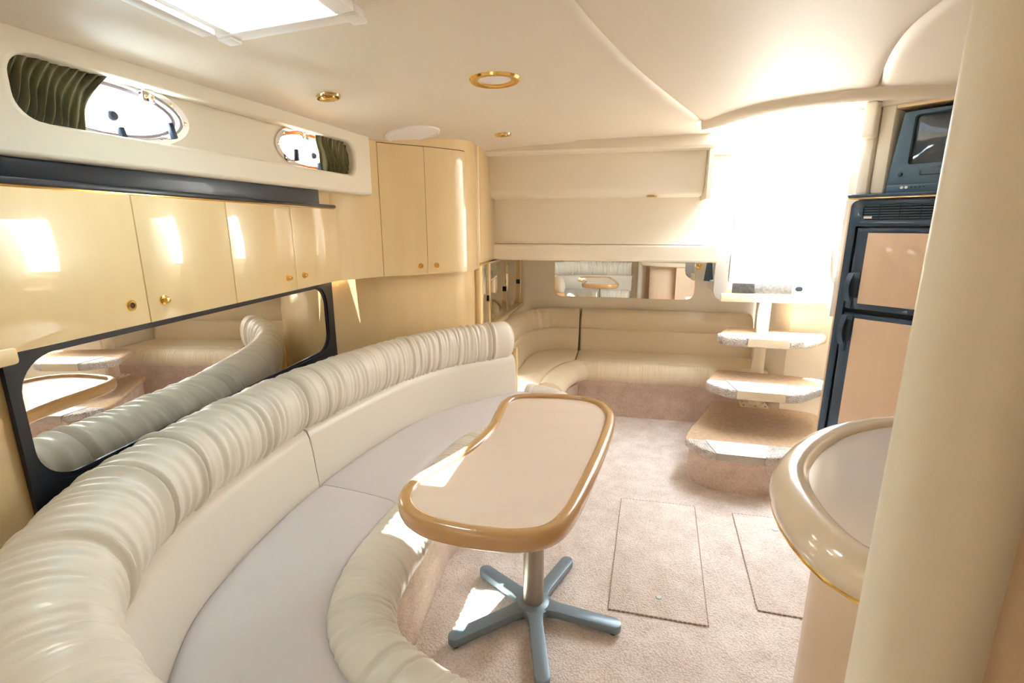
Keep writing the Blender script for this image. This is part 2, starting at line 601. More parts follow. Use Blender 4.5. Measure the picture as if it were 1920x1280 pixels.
finish('edge_bar', box(0.28, 0.80, 2.857, 2.875, 1.888, 1.905, 0.003, M=BOAT), M_gelcoat, sh)
struct('deck_leak_cover', prism([(-0.25, -0.1), (2.45, -0.1), (2.45, 1.86), (1.36, 1.87), (1.19, 1.94), (1.05, 2.05), (0.97, 2.2), (0.91, 2.42), (0.55, 1.95), (0.2, 1.35)], 1.902, 1.95), M_gelcoat, 'unseen white cover slab over the headliner, added to stop light leaks', smooth=False)  # slab added above the panel seams to stop light leaking through
# cabin top over the fridge corner
struct('ceiling_corner', prism([(1.33, 1.90), (2.5, 1.84), (2.5, 3.0), (1.90, 2.95), (1.62, 2.50), (1.38, 2.19)], 1.885, 1.94), M_headliner, 'cream headliner over the refrigerator corner')

# ---- aft bulkhead with padded overhang (boat frame q, r)
def strip(profile, q0, q1, nq=2, bulge=None, round_end=0.0):
    """extrude an (r,z) profile along q"""
    rings = []
    for k in range(nq):
        t = k / (nq - 1)
        q = q0 + (q1 - q0) * t
        b = bulge(t) if bulge else 0
        rings.append([A(q, r + b, z) for r, z in profile])
    bm = loft(rings)
    if round_end:
        caps = [f for f in bm.faces if len(f.verts) == len(profile) and len(profile) > 4]
        bevel(bm, round_end, 4, edges=list({e for f in caps for e in f.edges}))
    return bm


wall_back = struct('wall_back', plate([(-0.93, 0), (1.75, 0), (1.75, 0.90), (0.84, 0.90), (0.84, 1.14), (0.665, 1.14), (0.665, 1.88), (-0.93, 1.88)], [], 0.055, BOAT @ Matrix.Translation((0, 3.995, 0))), M_padded, 'cream padded aft bulkhead behind the corner settee')
struct('padded_rail', strip([(2.952, 1.846), (2.944, 1.83), (2.944, 1.776), (2.955, 1.764), (3.04, 1.762), (3.10, 1.762), (3.10, 1.846)], -0.852, 0.467), M_padded, parent=wall_back)
struct('padded_panel', strip([(3.035, 1.764), (3.05, 1.66), (3.062, 1.575), (3.075, 1.54), (3.10, 1.524), (3.20, 1.520), (3.22, 1.53), (3.22, 1.764)], -0.88, 0.452, round_end=0.012), M_padded,
       parent=wall_back)
sag = lambda t: 0.012 * math.exp(-((t - 0.6) / 0.18) ** 2)
struct('padded_panel', strip([(3.19, 1.525), (3.205, 1.45), (3.205, 1.33), (3.196, 1.27), (3.185, 1.245), (3.26, 1.245), (3.26, 1.525)], -0.88, 0.565, 24, sag), M_padded,
       parent=wall_back)
struct('padded_rail', strip([(3.165, 1.240), (3.155, 1.230), (3.155, 1.150), (3.165, 1.140), (3.99, 1.135), (3.99, 1.24)], -0.865, 0.575), M_padded, parent=wall_back)
struct('deck', box(-1.5, 0.675, 2.90, 4.3, 1.88, 1.95, M=BOAT), M_gelcoat, 'white deck moulding over the aft berth')

# companionway side panel, jambs, sill
def wallstrip(pts, z0, z1, th, m, name, label, bev=0.0):
    """upright panel along plan points, thickness to the left of travel"""
    P = np.array(pts, float)
    left, right = [], []
    for i, p in enumerate(P):
        t = P[min(i + 1, len(P) - 1)] - P[max(i - 1, 0)]; t /= np.linalg.norm(t)
        nrm = np.array((-t[1], t[0]))
        left.append(p + nrm * th); right.append(p)
    poly = [tuple(p) for p in right] + [tuple(p) for p in left[::-1]]
    return struct(name, prism(poly, z0, z1, bev), m, label)


# side panel edge follows the overhang
sidep = [(0.40, 1.26), (0.575, 1.255), (0.588, 1.22), (0.588, 0.96), (0.597, 0.925), (0.62, 0.905), (0.668, 0.905), (0.668, 1.842), (0.40, 1.842)]
struct('trim_5', plate(sidep, [], 0.03, BOAT @ Matrix.Translation((0, 3.275, 0)), 0.003), M_jamb, 'pale side panel between the padded overhang and the companionway')
wallstrip([A(0.676, 3.285), A(0.70, 3.6), A(0.71, 4.0)], 0.968, 1.95, -0.05, M_gelcoat, 'trim_6', 'white companionway jamb nearest the padded overhang')
struct('trim_7', box(0.452, 0.475, 2.975, 3.26, 1.50, 1.84, M=BOAT), M_padded, 'cream end cap of the padded overhang')
struct('trim_19', prism([A(0.45, 2.972), A(0.468, 2.972), A(0.655, 3.24), A(0.655, 3.27), A(0.45, 3.27)], 1.765, 1.885, 0.006, 2), M_padded, 'cream angled return at the end of the padded overhang')
# sill
struct('trim_8', box(0.635, 1.30, 3.265, 3.42, 0.893, 0.945, 0.006, M=BOAT), M_cream_paint, 'cream companionway sill')
sill2 = struct('trim_9', box(0.655, 1.30, 3.285, 3.42, 0.945, 1.012, 0.003, M=BOAT), M_cream_paint, 'cream riser above the companionway sill')
struct('nonskid_strip', box(0.70, 1.04, 3.279, 3.287, 0.948, 1.008, 0.001, M=BOAT), M_grit, parent=sill2)
lt = prism(rrect(1.058, 1.098, -0.014, 0.014, 0.013), 3.272, 3.286, 0.002, 2)
lt.transform(BOAT @ Matrix(((1, 0, 0, 0), (0, 0, 1, 0), (0, 1, 0, 0.982), (0, 0, 0, 1))))
struct('latch_plate', lt, M_fridge_dk, parent=sill2)
# lower bulkhead behind the steps
wallstrip([A(1.03, 3.98), A(1.03, 3.62), A(1.05, 3.47), A(1.10, 3.42), A(1.4, 3.40), A(1.9, 3.38)], 0.0, 0.905, 0.03, M_padded, 'wall_back_lower', 'cream lower bulkhead behind the companionway steps')
# starboard jamb
wallstrip([(1.62, 2.47), (1.75, 2.68), (1.885, 2.925)], 0.905, 1.90, -0.04, M_jamb, 'wall_right_aft', 'pale grey companionway wall beside the refrigerator')
wallstrip([(1.885, 2.925), (1.905, 2.98), (2.10, 3.8)], 0.905, 1.95, -0.05, M_gelcoat, 'trim_10', 'white companionway jamb nearest the refrigerator')
struct('trim_11', tube([(1.889, 2.918, 0.95), (1.889, 2.918, 1.85)], 0.008, 8), M_fridge, 'dark blue rubber seal along the companionway jamb')

# ---- foreground bulkhead post and maple panel on the right
pc = Vector((0.447, 0.447, 0))
vd = Vector((0.695, 0.719, 0)); vr = Vector((0.719, -0.695, 0))
PM = frame(pc, vr, vd)
pp = rrect(-0.058, 0.050, -0.05, 0.05, 0.042, 8)
struct('trim_12', prism(pp, 0, 1.86, M=PM), M_padded, 'padded cream upright post in the right foreground')
struct('wall_right_front', box(0.04, 0.62, 0.0, 0.03, 0, 1.86, M=frame(pc, (0.82, -0.57, 0), (0.57, 0.82, 0))), M_maple2,
       'maple bulkhead panel right of the padded post')

# ---- outside: cockpit, water, far shore
struct('cockpit_floor', box(0.67, 2.6, 3.42, 7.0, 0.90, 0.965, M=BOAT), M_gelcoat, 'white cockpit sole outside the companionway')

# ================================================================== WINDOWS / PORTHOLES
def porthole(n, c, label, side):
    root = thing('window_%d' % n, label, 'window', kind='structure')
    F = VF(-0.052)
    cx, cz, a, b = c
    # chrome flange
    fl = plate(ell(cx, cz, a, b, 48), [ell(cx, cz, a - 0.019, b - 0.017, 48)[::-1]], -0.006, F)
    finish('flange', fl, M_chrome, root)
    fr = plate(ell(cx, cz, a - 0.019, b - 0.017, 48), [ell(cx, cz, a - 0.024, b - 0.022, 48)[::-1]], 0.05, F)
    finish('opening_frame', fr, M_jamb if n == 1 else M_teak, root)
    fr = plate(ell(cx, cz, a - 0.024, b - 0.022, 48), [ell(cx, cz, a - 0.033, b - 0.030, 48)[::-1]], 0.012, VF(-0.07))
    finish('sash', fr, M_sash if n == 1 else M_teak, root)
    finish('glass', plate(ell(cx, cz, a - 0.025, b - 0.023, 48), [], 0.006, VF(-0.072)), M_glass, root)
    # hinge on top
    hs = cx + (0.09 if n == 1 else -0.045)
    hz = cz + b - 0.030
    h = finish('hinge', box(hs - 0.017, hs + 0.017, -0.016, 0.0, hz - 0.022, hz + 0.03, 0.004, M=F), M_chrome, root)
    for dx in (-0.009, 0.009):
        bm = lathe([(0, 0.004), (0.004, 0.003), (0.005, 0)], 10, F @ Matrix.Translation((hs + dx, -0.016, hz - 0.010)) @ Matrix.Rotation(R(90), 4, 'X'))
        finish('screw', bm, M_brass_pale, h)
    # dogs (latch levers)
    for ds in ((0.135, 0.0) if n == 1 else (-0.125, -0.002)):
        dz = cz - b * math.sqrt(max(0.0, 1 - (ds / a) ** 2)) + (0.018 if abs(ds) > 0.05 else 0.004)
        bm = box(-0.007, 0.007, -0.035, -0.020, -0.005, 0.036, 0.004, M=F @ Matrix.Translation((cx + ds, 0, dz)) @ Matrix.Rotation(R(-14 if n == 1 else 0), 4, 'Y'))
        lv = finish('latch_lever', bm, M_knobblack, root)
        bm = tube([tuple(F @ Vector((cx + ds, -0.03, dz))), tuple(F @ Vector((cx + ds, 0.01, dz)))], 0.006, 8)
        finish('latch_stud', bm, M_chrome, lv)
    # round knob seen on the glass
    kx = cx - 0.005 if n == 1 else cx + 0.0
    bm = lathe([(0, 0.010), (0.009, 0.009), (0.012, 0.004), (0.012, 0)], 16, F @ Matrix.Translation((kx, -0.004, cz - 0.018)) @ Matrix.Rotation(R(90), 4, 'X'))
    finish('knob', bm, M_knobblack, root)
    for t in ((35, 0, -35, -70) if n == 1 else (145, 180, 215, 250)):
        x = cx + (a - 0.013) * math.cos(R(t)); z = cz + (b - 0.011) * math.sin(R(t))
        bm = lathe([(0, 0.003), (0.004, 0.002), (0.005, 0)], 10, F @ Matrix.Translation((x, -0.006, z)) @ Matrix.Rotation(R(90), 4, 'X'))
        finish('screw', bm, M_brass_pale, root)
    return root


porthole(1, PORTS[0], 'chrome porthole with grey sash beside the near green curtain', 1)
porthole(2, PORTS[1], 'chrome porthole with orange inner rim near the corner locker', 2)


def curtain(s0, s1, n_pl, label, lean):
    root = thing('curtain', label, 'curtain', group='green velvet porthole curtains')
    F = VF(-0.03)
    nu, nv = n_pl * 10, 14
    vv = []
    ph = np.cumsum(np.r_[0, rng.uniform(0.6, 1.4, nu - 1)]); ph = ph / ph[-1] * n_pl * 2 * PI
    for j in range(nv):
        t = j / (nv - 1)
        for i in range(nu):
            u = i / (nu - 1)
            amp = 0.013 * (0.6 + 0.4 * math.sin(3 * u + 4 * t))
            y = amp * math.sin(ph[i] + 0.8 * math.sin(3 * t)) + 0.003 * math.sin(23 * u + 9 * t)
            x = s0 + (s1 - s0) * u + lean * (t - 0.5) + 0.010 * math.sin(5 * t + 2 * u)
            vv.append((x, y, 1.55 + 0.158 * t))
    k = nu * nv
    ff = [(j * nu + i, j * nu + i + 1, (j + 1) * nu + i + 1, (j + 1) * nu + i) for j in range(nv - 1) for i in range(nu - 1)]
    bm = bm_from(vv, ff)
    bmesh.ops.solidify(bm, geom=bm.faces[:], thickness=0.002)
    bm.transform(F)
    finish('cloth', bm, M_velvet, root, angle=80)
    p0, p1 = F @ Vector((s0 - 0.02, 0, 1.70)), F @ Vector((s1 + 0.02, 0, 1.70))
    finish('track', tube([p0, p1], 0.003, 6), M_white, root)
    return root


curtain(-0.03, 0.165, 11, 'olive green velvet curtain bunched at the near end of the valance slot', 0.09)
curtain(0.985, 1.20, 9, 'olive green velvet curtain bunched in the slot beside the corner locker', 0.0)

# ================================================================== WALL CABINETS
def knob_bm(M, r=0.011):
    return lathe([(0, 0.016), (r * 0.6, 0.0155), (r * 0.95, 0.012), (r, 0.008), (r * 0.8, 0.004), (r * 1.35, 0.003), (r * 1.4, 0)], 20, M)


CF = WF(-0.944, 0.947)          # plane of the cabinet fronts, s measured from Y 0.947
seams = [-0.38, -0.15 + 0.0, 0.2585, 0.5785, 0.9195, 1.275]
seams = [-0.40, 0.2585, 0.5785, 0.9195, 1.2745]
cab = thing('wall_cabinet', 'long glossy maple wall cabinet with four doors above the black framed mirror', 'cabinet', CF @ Vector((0.4, 0, 1.12)))
finish('body', box(-0.40, 1.2745, 0.006, 0.12, 1.121, 1.425, 0.003, M=CF), M_maple, cab)
finish('top_rail', box(-0.40, 1.285, -0.012, 0.11, 1.427, 1.441, 0.004, M=CF), M_black, cab)
finish('gold_strip', box(-0.40, 1.285, -0.008, 0.10, 1.4235, 1.4285, 0.001, M=CF), M_brass, cab)
for i in range(4):
    a, b = seams[i] + (0.0 if i == 0 else 0.0013), seams[i + 1] - 0.0013
    d = finish('door', box(a, b, -0.012, 0.004, 1.118, 1.423, 0.0016, M=CF), M_maple, cab)
    if i == 0:
        ks = 0.2115
    elif i == 1:
        ks = 0.306
    elif i == 2:
        ks = 0.863
    else:
        ks = 0.970
    KM = CF @ Matrix.Translation((ks, -0.012, 1.168)) @ Matrix.Rotation(R(90), 4, 'X')
    if i == 0:      # empty finger-pull ring
        k = finish('latch_ring', lathe([(0.0065, 0.0), (0.0070, 0.003), (0.0095, 0.004), (0.0125, 0.002), (0.013, 0)], 24, KM), M_brass, d)
        finish('latch_hole', lathe([(0, 0.0012), (0.0066, 0.0010), (0.0066, 0)], 20, KM), M_gap, d)
    elif i == 1:
        finish('knob', knob_bm(KM, 0.0088), M_brass, d)
    else:
        finish('knob', knob_bm(KM, 0.0085), M_brass, d)
# dark gaps between doors come from the body; a thin backing keeps them brown
finish('door_gap', box(-0.40, 1.27, 0.0035, 0.0062, 1.122, 1.42, M=CF), M_gap, cab)
# rounded maple end block left of the cabinets
finish('end_block', box(-0.46, -0.045, -0.018, 0.10, 1.096, 1.130, 0.008, M=CF), M_maple, cab)

# ================================================================== BLACK FRAMED MIRROR
MF = WF(-1.062, 0.988)
mir = thing('wall_mirror', 'wide mirror in a black rounded frame above the curved sofa', 'mirror', MF @ Vector((0.7, 0, 0.75)))
outer = rrect(-0.012, 1.388, 0.70, 1.16, 0.006, 3)
inner = rrect(0.015, 1.322, 0.782, 1.075, 0.085, 9)
lower = rrect(0.005, 1.332, 0.772, 1.084, 0.09, 9)
finish('frame', plate(outer, [lower[::-1]], -0.012, MF), M_black, mir)
finish('inner_lip', plate(lower, [inner[::-1]], -0.006, MF), M_black, mir)
finish('glass', plate(rrect(0.006, 1.331, 0.773, 1.083, 0.08, 8), [], -0.0025, MF), M_mirror, mir)

# ================================================================== CORNER LOCKER
lk = thing('corner_locker', 'tall glossy maple corner locker with two upper doors and rounded corner', 'locker', (-0.45, 2.6, 0))
face = [(-0.80, 2.17), (-0.766, 2.206), (-0.698, 2.300), (-0.619, 2.385), (-0.524, 2.452), (-0.424, 2.514), (-0.334, 2.578), (-0.245, 2.668), (-0.205, 2.76), (-0.190, 2.88)]
FC = catmull(face, 240)
FCs = np.r_[0, np.cumsum(np.linalg.norm(np.diff(FC, axis=0), axis=1))]
def on_face(x):       # arc position where curve has plan x
    return float(np.interp(x, FC[:, 0], FCs))
def face_pt(s, off=0.0):
    p = np.array([np.interp(s, FCs, FC[:, 0]), np.interp(s, FCs, FC[:, 1])])
    q = np.array([np.interp(s + 0.01, FCs, FC[:, 0]), np.interp(s + 0.01, FCs, FC[:, 1])]) - np.array([np.interp(s - 0.01, FCs, FC[:, 0]), np.interp(s - 0.01, FCs, FC[:, 1])])
    q /= np.linalg.norm(q)
    n = np.array((q[1], -q[0]))      # toward the cabin
    return p + n * off, n
def face_shell(s0, s1, z0, z1, off0, off1, n=24, bev=0.0):
    rings = []
    for s in np.linspace(s0, s1, n):
        a, _ = face_pt(s, off0); b, _ = face_pt(s, off1)
        rings.append([(a[0], a[1], z0), (b[0], b[1], z0), (b[0], b[1], z1), (a[0], a[1], z1)])
    bm = loft(rings)
    return bm
sD0, sD1, sD2 = on_face(-0.619), on_face(-0.4265), on_face(-0.243)
STOT = FCs[-1]
finish('upper_case', face_shell(0.0, sD0 - 0.0012, 1.117, 1.81, -0.05, 0.0, 30), M_maple, lk)
finish('upper_case', face_shell(sD2 + 0.0012, STOT, 1.117, 1.83, -0.05, 0.0, 40), M_maple, lk)
finish('header', face_shell(sD0 - 0.0012, sD2 + 0.0012, 1.728, 1.82, -0.05, 0.0, 40), M_maple, lk)
finish('carcass', face_shell(sD0 - 0.02, sD2 + 0.02, 1.13, 1.75, -0.048, -0.018, 40), M_gap, lk)
finish('bottom_lip', face_shell(0.0, STOT, 1.115, 1.121, -0.13, -0.001, 60), M_maple, lk)
for a, b, ks in ((sD0, sD1, on_face(-0.459)), (sD1, sD2, on_face(-0.387))):
    d = finish('door', face_shell(a + 0.001, b - 0.001, 1.117, 1.725, -0.016, 0.001, 26), M_maple, lk)
    p, n = face_pt(ks, 0.001)
    KM = frame((p[0], p[1], 1.158), (n[1], -n[0], 0), (0, 0, 1), (n[0], n[1], 0))
    finish('knob', knob_bm(KM, 0.010), M_brass, d)
# lower panel, set back under the case
lowc = catmull([(-0.915, 2.335), (-0.86, 2.375), (-0.76, 2.42), (-0.66, 2.462), (-0.56, 2.515), (-0.46, 2.575), (-0.36, 2.645), (-0.27, 2.73), (-0.225, 2.82), (-0.212, 2.90)], 70)
_, ln = path_frames(lowc)
finish('lower_panel', loft([[(a[0], a[1], 0.0), (a[0] + b[0] * 0.02, a[1] + b[1] * 0.02, 0.0), (a[0] + b[0] * 0.02, a[1] + b[1] * 0.02, 1.117), (a[0], a[1], 1.117)] for a, b in zip(lowc, ln)]), M_maple, lk)
# trim post where the locker turns into the aft berth
finish('corner_post', tube([(-0.200, 2.885, 0.0), (-0.200, 2.885, 1.82)], 0.020, 12), M_maple, lk)
finish('return_panel', box(-0.835, -0.80, 2.78, 3.18, 1.142, 1.80, 0.003, M=BOAT), M_maple, lk)
bm = lathe([(0, 0.010), (0.008, 0.009), (0.010, 0.004), (0.010, 0)], 14, frame((-0.187, 2.872, 1.138), (0, 1, 0), (0, 0, 1), (0.85, -0.5, 0)))
finish('catch_button', bm, M_brass, lk)

# ================================================================== CURVED SOFA
def ruche(s_len, spacing=0.022, depth=(0.002, 0.006), width=(0.004, 0.009), density=1.0, big=(), slant=0.02):
    cr = []
    s = 0.01
    while s < s_len:
        if rng.random() < density:
            cr.append((s, rng.uniform(*width), rng.uniform(*depth), rng.uniform(0.15, 0.85), rng.uniform(0.25, 0.7), rng.uniform(-slant, slant)))
        s += spacing * rng.uniform(0.5, 1.5)
    for b in big:
        cr.append((b, 0.006, 0.016, 0.5, 3.0, 0.0))
    return cr


def sweep(P, side, prof, creases=(), end_round=(0.0, 0.0), scale=None, closed=True, puff=0.0):
    """sweep a closed profile of (outward, z) along plan path P; side=+1 left normal"""
    s, Nl = path_frames(P)
    prof = np.array(prof, float)
    c = prof.mean(0)
    d = np.gradient(np.vstack([prof[-1], prof, prof[0]]), axis=0)[1:-1]
    pn = np.stack([d[:, 1], -d[:, 0]], 1)
    pn /= np.linalg.norm(pn, axis=1)[:, None] + 1e-9
    if ((prof - c) * pn).sum() < 0:
        pn = -pn
    m = len(prof)
    fi = np.linspace(0, 1, m)
    disp = np.zeros((len(s), m))
    for (s0, w, dep, f0, fw, sl) in creases:
        ds = (s[:, None] - s0 - sl * (fi[None, :] - 0.5))
        disp -= dep * np.exp(-(ds / w) ** 2) * np.exp(-((fi[None, :] - f0) / fw) ** 4)
        disp += 0.35 * dep * np.exp(-((np.abs(ds) - 1.9 * w) / w) ** 2) * np.exp(-((fi[None, :] - f0) / fw) ** 4)
    rings = []
    L = s[-1]
    for i in range(len(s)):
        k = 1.0
        for ed, dist in ((end_round[0], s[i]), (end_round[1], L - s[i])):
            if ed > 0 and dist < ed:
                k = min(k, 0.25 + 0.75 * math.sqrt(max(0, 1 - (1 - dist / ed) ** 2)))
        sc_ = scale[i] if scale is not None else 1.0
        pr = c + (prof - c) * k + pn * disp[i][:, None]
        rings.append([(P[i][0] + side * Nl[i][0] * o * sc_, P[i][1] + side * Nl[i][1] * o * sc_, z) for o, z in pr])
    return loft(rings)


def ellipse_prof(co, cz, a, b, n=26, start=0.0, pw=2.0):
    out = []
    for k in range(n):
        t = start + 2 * PI * k / n
        c, s = math.cos(t), math.sin(t)
        out.append((co + a * math.copysign(abs(c) ** (2 / pw), c), cz + b * math.copysign(abs(s) ** (2 / pw), s)))
    return out


sofa = thing('sofa', 'curved cream leather sofa with ruched roll back below the wall mirror', 'sofa', (-0.4, 1.5, 0))
SB1 = [(0.28, 0.36), (0.05, 0.375), (-0.25, 0.43), (-0.50, 0.56), (-0.665, 0.72), (-0.752, 0.916), (-0.781, 1.045), (-0.782, 1.19), (-0.763, 1.39), (-0.716, 1.652)]
SB2 = [(-0.716, 1.656), (-0.662, 1.82), (-0.600, 1.985), (-0.487, 2.231), (-0.330, 2.44), (-0.150, 2.575), (0.035, 2.70)]
P1, P2 = catmull(SB1, 620), catmull(SB2, 420)
n1, n2 = path_frames(P1)[0][-1], path_frames(P2)[0][-1]
lower_prof = [(0.0, 0.40), (0.0, 0.43), (0.006, 0.48), (0.014, 0.55), (0.022, 0.60), (0.032, 0.625), (0.06, 0.64), (0.13, 0.64), (0.15, 0.60), (0.15, 0.40)]
roll_prof = ellipse_prof(0.108, 0.722, 0.106, 0.108, 30, PI * 1.5, 2.25)
s2scale = np.interp(np.linspace(0, 1, 420), [0, 0.25, 0.5, 1], [0.95, 0.85, 0.66, 0.62])
finish('backrest', sweep(P1, 1, lower_prof), M_leather, sofa, angle=60)
finish('backrest', sweep(P2, 1, lower_prof, scale=s2scale, end_round=(0, 0.02)), M_leather, sofa, angle=60)
# positions of the stitched divisions on the rolls
near_big = [n1 - 0.50, n1 - 0.64]
finish('ruched_roll', sweep(P1, 1, roll_prof, ruche(n1, 0.021, (0.003, 0.010), (0.005, 0.012), 1.0, near_big, 0.05), (0.02, 0.014)), M_leather, sofa, angle=70)
finish('ruched_roll', sweep(P2, 1, roll_prof, ruche(n2 - 0.16, 0.021, (0.002, 0.0065), (0.005, 0.010), 1.0, [0.10, 0.66, n2 - 0.16], 0.05), (0.014, 0.06), scale=s2scale), M_leather, sofa, angle=70)

FS1 = [(0.30, 0.60), (0.10, 0.635), (-0.12, 0.70), (-0.30, 0.81), (-0.395, 0.905), (-0.445, 1.0), (-0.468, 1.12), (-0.457, 1.275), (-0.396, 1.53)]
FS2 = [(-0.396, 1.533), (-0.345, 1.72), (-0.295, 1.89), (-0.225, 2.05), (-0.10, 2.18), (0.08, 2.30), (0.185, 2.42), (0.205, 2.55), (0.14, 2.64), (0.055, 2.675)]
F1, F2 = catmull(FS1, 460), catmull(FS2, 420)
m1, m2 = path_frames(F1)[0][-1], path_frames(F2)[0][-1]
# front bolster profile: outward from the seam toward the table
front_prof = [(-0.004, 0.41), (0.004, 0.431), (0.02, 0.445), (0.05, 0.455), (0.085, 0.453), (0.12, 0.438), (0.148, 0.410), (0.160, 0.375), (0.158, 0.34), (0.145, 0.315), (0.11, 0.305), (0.05, 0.305), (0.0, 0.31)]
finish('front_bolster', sweep(F1, -1, front_prof, ruche(m1, 0.030, (0.002, 0.0075), (0.004, 0.010), 0.9, [], 0.06) +
       [(m1 - 0.50, 0.005, 0.009, 0.3, 0.3, 0.05), (m1 - 0.62, 0.005, 0.008, 0.5, 0.4, 0.05)], (0, 0.006)), M_leather, sofa, angle=70)
finish('front_bolster', sweep(F2, -1, front_prof, ruche(m2, 0.022, (0.0015, 0.006), (0.004, 0.008), 0.9, [], 0.03), (0.006, 0.02)), M_leather, sofa, angle=70)


def seat(Pa, Pb, z=0.43, n=80, m=14, drop=0.09):
    a, b = catmull(Pa, n), catmull(Pb, n)
    rows = []
    for i in range(n):
        for j in range(m + 1):
            t = j / m
            e = min(t, 1 - t) * np.linalg.norm(b[i] - a[i])
            g = min(i, n - 1 - i) / n * 2.0
            zz = z - 0.016 * math.exp(-e / 0.012) - 0.008 * math.exp(-g / 0.03) + 0.004 * math.sin(PI * t)
            p = a[i] * (1 - t) + b[i] * t
            rows.append((p[0], p[1], zz))
    w = m + 1
    k = len(rows)
    rows += [(x, y, z - drop) for x, y, _ in rows]
    ff = []
    for i in range(n - 1):
        for j in range(m):
            A_, B_, C_, D_ = i * w + j, i * w + j + 1, (i + 1) * w + j + 1, (i + 1) * w + j
            ff += [(A_, B_, C_, D_), (A_ + k, D_ + k, C_ + k, B_ + k)]
        for j in (0, m):
            ff.append((i * w + j, (i + 1) * w + j, (i + 1) * w + j + k, i * w + j + k))
    for j in range(m):
        for i in (0, n - 1):
            ff.append((i * w + j, i * w + j + 1, i * w + j + 1 + k, i * w + j + k))
    bm = bm_from(rows, ff)
    bmesh.ops.recalc_face_normals(bm, faces=bm.faces)
    return bm


finish('seat_cushion', seat([(p[0] - 0.0, p[1]) for p in SB1], FS1), M_seat, sofa, angle=60)
finish('seat_cushion', seat(SB2, FS2[:8] + [(0.10, 2.665), (0.055, 2.68)]), M_seat, sofa, angle=60)
# carpeted plinth with facets
pl_front = [(0.30, 0.72), (-0.05, 0.80), (-0.19, 0.90), (-0.30, 1.04), (-0.352, 1.17), (-0.317, 1.397), (-0.262, 1.78), (-0.15, 2.03), (0.06, 2.18), (0.27, 2.36), (0.31, 2.54), (0.24, 2.66), (0.04, 2.70)]
pl_back = [tuple(p) for p in catmull(SB1 + SB2[1:], 20)][::-1]
finish('plinth', prism(pl_front + pl_back, 0.0, 0.315), M_carpet_base, sofa, smooth=False)
# maple end board facing the aft berth with its control panel
EB = frame((-0.16, 2.86, 0), (0.90, -0.42, 0), (0.42, 0.90, 0))
endb = finish('end_board', prism([(0.0, 0.0), (0.205, 0.0), (0.205, 0.02), (0.0, 0.02)], 0.0, 0.66, M=EB), M_maple, sofa)
cp = finish('control_panel', box(0.07, 0.15, 0.02, 0.026, 0.44, 0.60, 0.002, M=EB), M_fridge_dk, sofa)
for i in range(3):
    for j in range(2):
        finish('lamp', box(0.088 + 0.017 * i, 0.098 + 0.017 * i, 0.026, 0.028, 0.55 + 0.02 * j, 0.558 + 0.02 * j, M=EB), M_led, cp)
finish('outlet', box(0.092, 0.128, 0.02, 0.025, 0.36, 0.41, 0.002, M=EB), M_fridge_dk, sofa)

# ================================================================== TABLE
tbl = thing('table', 'kidney shaped pedestal table with maple rim in front of the sofa', 'table', (0.076, 1.495, 0))
outline = [(0.105, 1.958), (0.015, 1.945), (-0.040, 1.880), (-0.065, 1.765), (-0.088, 1.62), (-0.140, 1.475), (-0.212, 1.358), (-0.272, 1.268), (-0.298, 1.180), (-0.280, 1.105),
           (-0.225, 1.045), (-0.150, 1.010), (-0.065, 0.988), (0.020, 0.980), (0.095, 1.002), (0.150, 1.070), (0.215, 1.220), (0.305, 1.46), (0.368, 1.655), (0.386, 1.775), (0.350, 1.885), (0.245, 1.945)]
OL = catmull(outline, 200, closed=True)
TO = np.roll(OL, -1, 0) - np.roll(OL, 1, 0); TO /= np.linalg.norm(TO, axis=1)[:, None]
NO = np.stack([TO[:, 1], -TO[:, 0]], 1)
if np.dot(NO[0], OL[0] - OL.mean(0)) < 0: NO = -NO
rim_prof = [(-0.034, 0.655), (-0.034, 0.664), (-0.031, 0.669), (-0.024, 0.672), (-0.012, 0.672), (-0.004, 0.668), (0.001, 0.659), (0.002, 0.640), (-0.002, 0.626), (-0.010, 0.618), (-0.034, 0.618)]
rings = [[(OL[i][0] + NO[i][0] * o, OL[i][1] + NO[i][1] * o, z) for o, z in rim_prof] for i in range(200)]
rings.append(rings[0])
bm = loft(rings, True, False, False)
bmesh.ops.remove_doubles(bm, verts=bm.verts, dist=1e-6)
finish('rim', bm, M_tablerim, tbl, angle=60)
inn = [(OL[i][0] - NO[i][0] * 0.033, OL[i][1] - NO[i][1] * 0.033) for i in range(200)]
finish('top', prism(inn, 0.622, 0.660), M_tabletop, tbl)
cx, cy = 0.076, 1.495
T0 = Matrix.Translation((cx, cy, 0))
finish('post', lathe([(0.036, 0.05), (0.036, 0.30), (0.036, 0.40)], 28, T0), M_post, tbl)
finish('inner_post', lathe([(0.031, 0.39), (0.031, 0.60)], 28, T0), M_chrome, tbl)
finish('top_plate', lathe([(0.10, 0.612), (0.10, 0.622)], 28, T0), M_greymetal, tbl)
base = finish('hub', lathe([(0.055, 0.02), (0.066, 0.028), (0.064, 0.048), (0.045, 0.056), (0.036, 0.058)], 28, T0), M_greymetal, tbl)
tips = [(-0.116, 1.690), (0.232, 1.745), (0.366, 1.400), (0.092, 1.185), (-0.205, 1.345)]
